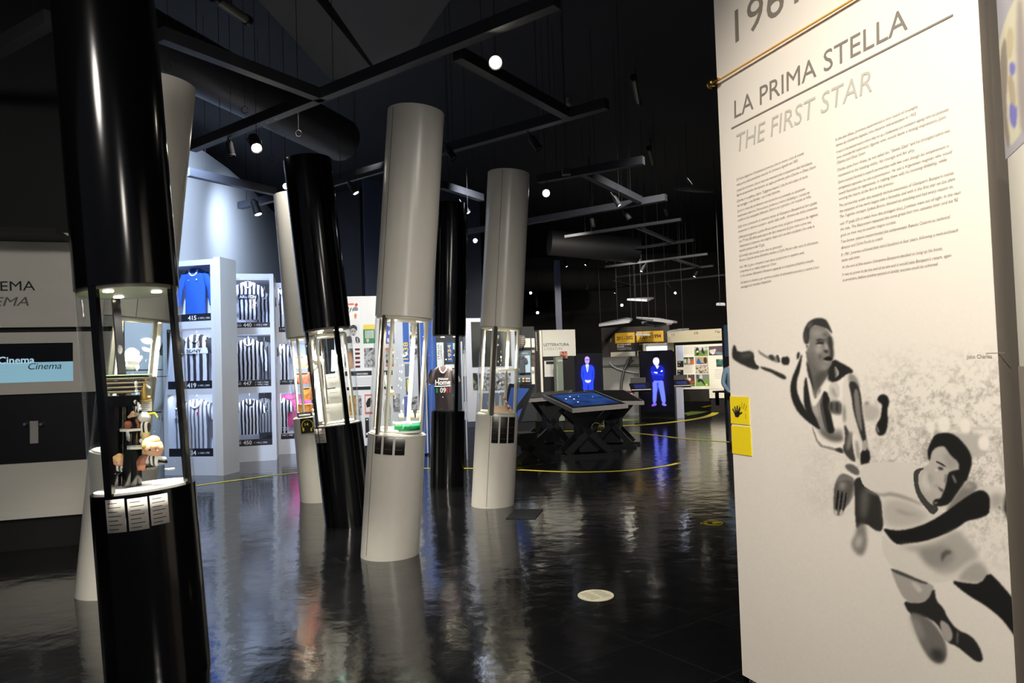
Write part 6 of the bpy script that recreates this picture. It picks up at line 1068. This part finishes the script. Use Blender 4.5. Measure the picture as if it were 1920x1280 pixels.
# --- black column: ball trophy, sheets, teal book
Q4 = lambda x, y, b=0: C4.inside(x, y, b); u4 = px(C4, 1)
parts = {'ball': (limb([Q4(596, 676, -.05)], [u4*9.5]), blotch('ball_white_gold', [(240, 236, 226), (244, 240, 232), (214, 170, 120)], 10)), 'neck': (limb([Q4(596, 687, -.05), Q4(597, 692, -.05)], [u4*3, u4*5]), GW)}
m = MB(); m.lathe(Q4(598, 790, -.05), [(u4*8, 0), (u4*8, u4*2), (u4*6, u4*4), (u4*7, u4*97), (u4*5, u4*99)], 20); parts['column'] = (m, GW); put('ball_trophy', 'white ball on a tall white stem inside the black column', 'trophy', parts)
m = MB(); m.prism([Q4(621, 696, -.02), Q4(622, 656, .05), Q4(634, 658, .05), Q4(640, 692, -.02)], (0, .01, 0)); tag(m.build('teal_booklet', M('teal_cover', (150, 214, 205), .5)), 'pale teal booklet standing inside the black column showcase', 'booklet')
for i, (pts4, lb) in enumerate(((((610, 702), (640, 698), (642, 724), (614, 728)), 'upper white sheet leaning inside the black column'), (((613, 730), (642, 726), (646, 754), (616, 758)), 'middle white sheet leaning inside the black column'), (((598, 760), (646, 752), (642, 788), (598, 795)), 'large lower white sheet inside the black column'))):
    m = MB(); m.prism([Q4(x, y, -.10+.03*i) for x, y in pts4], (0, .004, 0)); t = put('paper_sheet', lb, 'paper', {'sheet': (m, MPAP)}, 'white sheets in the black column'); m = MB(); x, y = pts4[0]; m.prism([Q4(x+5, y+6, -.106+.03*i), Q4(x+20, y+4.5, -.106+.03*i), Q4(x+20, y+5.2, -.106+.03*i), Q4(x+5, y+6.7, -.106+.03*i)], (0, .002, 0)); m.build('printed_line', MGREY, t)
m = MB(); m.prism([Q4(588, 725, 0), Q4(606, 722, 0), Q4(610, 745, 0), Q4(592, 748, 0)], (0, .004, 0)); tag(m.build('blue_tinted_sheet', M('sheet_ice', (222, 236, 244), .6)), 'small blue-tinted sheet at the left inside the black column', 'paper')
m = MB(); m.prism([Q4(651, 660, .1), Q4(660, 656, .12), Q4(663, 690, .12), Q4(655, 692, .1)], (0, .01, 0)); tag(m.build('brown_booklet', M('booklet_brown', (120, 92, 74), .5)), 'brown booklet edge right of the black post', 'booklet')
# --- tall white column
Q5 = lambda x, y, b=0: C5.inside(x, y, b); u5 = px(C5, 1)
GG = M('award_green_glass', (200, 214, 190), .1, 0)
parts = {'base': (limb([Q5(731, 735, -.03), Q5(736, 735, -.03)], [u5*4, u5*3]), GG), 'spike': (limb([Q5(727, 731, -.03), Q5(722, 712, -.03), Q5(722, 698, -.03)], [u5*3, u5*2, u5*.6]), GG), 'other_spike': (limb([Q5(730, 731, -.03), Q5(731, 712, -.03), Q5(729.5, 694, -.03)], [u5*3, u5*2.4, u5*.6]), GG)}
m = MB(); m.cyl(Q5(731, 738, -.03)-Vector((0, 0, .01)), Q5(731, 738, -.03), u5*9, n=20); parts['foot'] = (m, GGD); put('glass_award', 'flame-shaped glass award at the left in the tall white column', 'award', parts)
m = MB(); m.lathe(Q5(727, 806, -.02), [(u5*6, 0), (u5*7, u5*4), (u5*6, u5*20), (u5*7, u5*40), (u5*4, u5*55), (u5*1, u5*62)], 20); tag(m.build('crystal_award', glass('crystal', (.88, .92, .88), 2.5)), 'tall clear crystal award in the tall white column', 'award')
m = MB(); m.ball(Q5(727, 786, -.02), u5*4, n=12); tag(m.build('green_ornament', M('ornament_olive', (170, 176, 120), .4)), 'small olive ornament inside the crystal award', 'ornament')
m = MB(); cc = Q5(764, 806, -.06); m.shell(cc, cc+Vector((0, 0, u5*13)), u5*26, .006, 20, math.radians(-150), math.radians(-20)); t = put('green_box', 'curved green box with white printed icons in the tall white column', 'box', {'green_band': (m, M('band_green', (20, 150, 90), .5))})
m = MB(); m.cyl(cc+Vector((0, 0, u5*13)), cc+Vector((0, 0, u5*14.5)), u5*26, n=30); m.build('lid', GW, t); m = MB(); m.cyl(cc+Vector((0, 0, -u5*4)), cc+Vector((0, 0, 0)), u5*26, n=30); m.build('box_base', GW, t)
for x in (747, 753.5, 762.5, 773): m = MB(); m.ball(Q5(x, 794, -.06)+Vector((0, -u5*24.5, 0)), u5*2.3, u5*.8, u5*2.8); m.build('icon', GW, t)
for x, lb in ((753, 'left pawn-shaped figure on the green box'), (773, 'middle pawn-shaped figure on the green box'), (784, 'right pawn-shaped figure on the green box')):
    m = MB(); m.lathe(Q5(x, 783, -.06), [(u5*4, 0), (u5*4, u5*2), (u5*3, u5*8), (u5*1.6, u5*9), (u5*2.3, u5*11), (u5*1.8, u5*13), (.0005, u5*14)], 14); tag(m.build('table_football_pawn', M('pawn_cream', (232, 206, 170), .5)), lb, 'game figure', 'pawns on the green box')
m = MB(); m.prism([Q5(716, 812, -.10), Q5(750, 813, -.14), Q5(752, 803, 0), Q5(722, 802, 0)], (0, 0, .004)); tag(m.build('paper_sheet', MPAP), 'flat white sheet on the floor of the tall white column showcase', 'paper')
# --- small white column
Q7 = lambda x, y, b=0: C7.inside(x, y, b); u7 = px(C7, 1)
m = MB(); c = Q7(944, 691, 0); m.cyl(c-Vector((0, 0, .03)), c, .19, n=36); tag(m.build('white_shelf_disc', MCREAM), 'cream shelf disc halfway up the small white column showcase', 'shelf')
m = MB(); m.prism([Q7(922, 774, -.12), Q7(962, 775, -.12), Q7(958, 764, .08), Q7(928, 763, .08)], (0, 0, .02)); tag(m.build('tan_tray', M('tray_tan', (222, 190, 158), .5)), 'tan tray lying in the small white column showcase', 'tray')
m = MB(); m.cyl(Q7(944, 743, -.02), Q7(959, 773, -.08), .012, n=10); t = put('red_white_baton', 'diagonal red and white stick in the small white column showcase', 'stick', {'stick': (m, GW)})
for f in (.12, .4, .68, .9): m = MB(); a, b = Q7(944, 743, -.02), Q7(959, 773, -.08); m.cyl(a+(b-a)*f, a+(b-a)*(f+.12), .0135, n=10); m.build('red_band', M('band_red', (206, 80, 50), .5), t)
for x, w_, lb in ((938, 6, 'white upright card left of the red and white stick'), (926, 5, 'white upright card close to the grey post')):
    m = MB(); m.prism([Q7(x-w_/2, 762, 0), Q7(x+w_/2, 762, .02), Q7(x+w_/2-1, 741, .05), Q7(x-w_/2+1, 741, .03)], (0, .006, 0)); tag(m.build('upright_card', MPAP), lb, 'card', 'cards in the small white column')
for x, y in ((926, 705), (927, 722)): m = MB(); m.prism([Q7(x-3, y+6, -.02), Q7(x+3, y+6, 0), Q7(x+3, y-5, 0), Q7(x-3, y-5, -.02)], (0, .005, 0)); tag(m.build('small_photo_print', BW), ('upper' if y == 705 else 'lower')+' small black and white photograph beside the grey post', 'photograph')
# --- slim black column: T-shirt
k = jersey('black T-shirt printed Welcome Home 09 11 in the slim black column', M('tshirt_black', (46, 36, 38), .9), M('tshirt_rim', (150, 120, 115), .8), False, w=.15, h=.70, sleeve=M('tshirt_black', (46, 36, 38), .9)); k.name = 'black_tshirt'; k['category'] = 'T-shirt'; del k['group']
a = C6.inside(833, 768, 0); b = C6.inside(834, 685, 0); s_ = (b-a).length/.70; mtx = Matrix.Translation(a)@Matrix.Diagonal((s_*.95, s_*.8, s_, 1)); k.matrix_world = mtx; WM[k.name] = mtx.copy()
for s0, x, z, wd, cp, mt, sh in (('Welcome', -.085, .475, .17, .035, MWTX, 0), ('Home', -.13, .40, .25, .075, MWTX, 0), ('09', -.055, .275, .10, .075, MWTX, 0), ('11', .055, .275, .06, .075, M('flag_red', (205, 30, 50)), 0), ('1', -.12, .275, .03, .075, M('flag_green', (0, 130, 70)), 0)):
    m = MB(); text_at(m, s0, (x, -.085, z), (1, 0, 0), (0, 0, 1), wd, cp, sh, .025); m.v = [tuple(mtx@Vector(p)) for p in m.v]; m.build('shirt_lettering', mt, k)
m = MB(); m.tube([mtx@Vector((x, -.08, .372-.25*x*x*-1)) for x in np.linspace(-.14, .12, 8)], .006, 5); m.build('white_arc', MWTX, k)
# ---------------------------------------------------------------- person at the far right behind the cream board
def person():
    Y = 13.6; c = at(1380, 760, Y); gx, gy = c.x, Y; V = []; E = []; Rd = []
    def v(x, z, y=0, r=.06): V.append((gx+x, gy+y, z)); Rd.append(r); return len(V)-1
    pel = v(0, .95, 0, .14); sp = v(0, 1.15, 0, .13); ch = v(0, 1.35, 0, .15); nk = v(0, 1.50, -.01, .055); hd = v(0, 1.62, -.03, .085); tp = v(0, 1.74, -.02, .075)
    E += [(pel, sp), (sp, ch), (ch, nk), (nk, hd), (hd, tp)]
    for s_ in (-1, 1):
        a = v(s_*.17, 1.42, 0, .06); b = v(s_*.24, 1.17, -.04, .045); c_ = v(s_*.19, 1.02, -.22, .035); d = v(s_*.13, 1.0, -.30, .032); E += [(ch, a), (a, b), (b, c_), (c_, d)]
        h = v(s_*.10, .90, 0, .09); k = v(s_*.11, .50, -.03, .06); f = v(s_*.12, .09, .02, .042); tt = v(s_*.13, .04, -.16, .035); E += [(pel, h), (h, k), (k, f), (f, tt)]
        for i in range(4): ff = v(s_*(.12-.018*i), .985, -.36-.01*(i % 2), .009); gg = v(s_*(.11-.018*i), .965, -.39, .008); E += [(d, ff), (ff, gg)]
        th = v(s_*.07, 1.02, -.33, .011); E += [(d, th)]
    me = bpy.data.meshes.new('person'); me.from_pydata(V, E, []); o = bpy.data.objects.new('person', me); COL.objects.link(o); WM[o.name] = Matrix.Identity(4)
    sk_ = o.modifiers.new('skin', 'SKIN'); me.skin_vertices
    for i, r in enumerate(Rd): me.skin_vertices[0].data[i].radius = (r, r)
    me.skin_vertices[0].data[0].use_root = True; sb = o.modifiers.new('s', 'SUBSURF'); sb.levels = 1; sb.render_levels = 1
    dg = bpy.context.evaluated_depsgraph_get(); ev = o.evaluated_get(dg); nm = bpy.data.meshes.new_from_object(ev); o.modifiers.clear(); o.data = nm
    nm.materials.clear(); nm.materials.append(M('skin_tone', (200, 150, 125), .5)); nm.materials.append(M('denim_blue_grey', (104, 124, 142), .8)); nm.materials.append(M('trousers_dark', (44, 42, 50), .8))
    for p in nm.polygons:
        c3 = p.center; p.use_smooth = True; p.material_index = 2 if c3.z < .98 and c3.y > gy-.2 else (1 if c3.z < 1.47 and c3.y > gy-.27 else 0)
    tag(o, 'person in a blue-grey jacket standing at the edge of the cream board', 'person')
    m = MB(); m.ball((gx, gy, 1.70), .092, .10, .09); m.build('hair', M('hair_brown', (60, 44, 34), .7), o)
person()
v_ = pl_at(1335, 1372, 15.6, 15.2); t = board(v_, 1336, 733, 1372, 736, 'black_bench_table', 'low black table beside the person at the cream board edge', 'table', MTK, .5)
m = MB(); v_.pslab(m, 1341, 736, 1343, 760, -.4, -.3); m.build('leg', MTK, t); m = MB(); v_.pslab(m, 1366, 736, 1368, 775, -.4, -.3); m.build('leg', MTK, t)
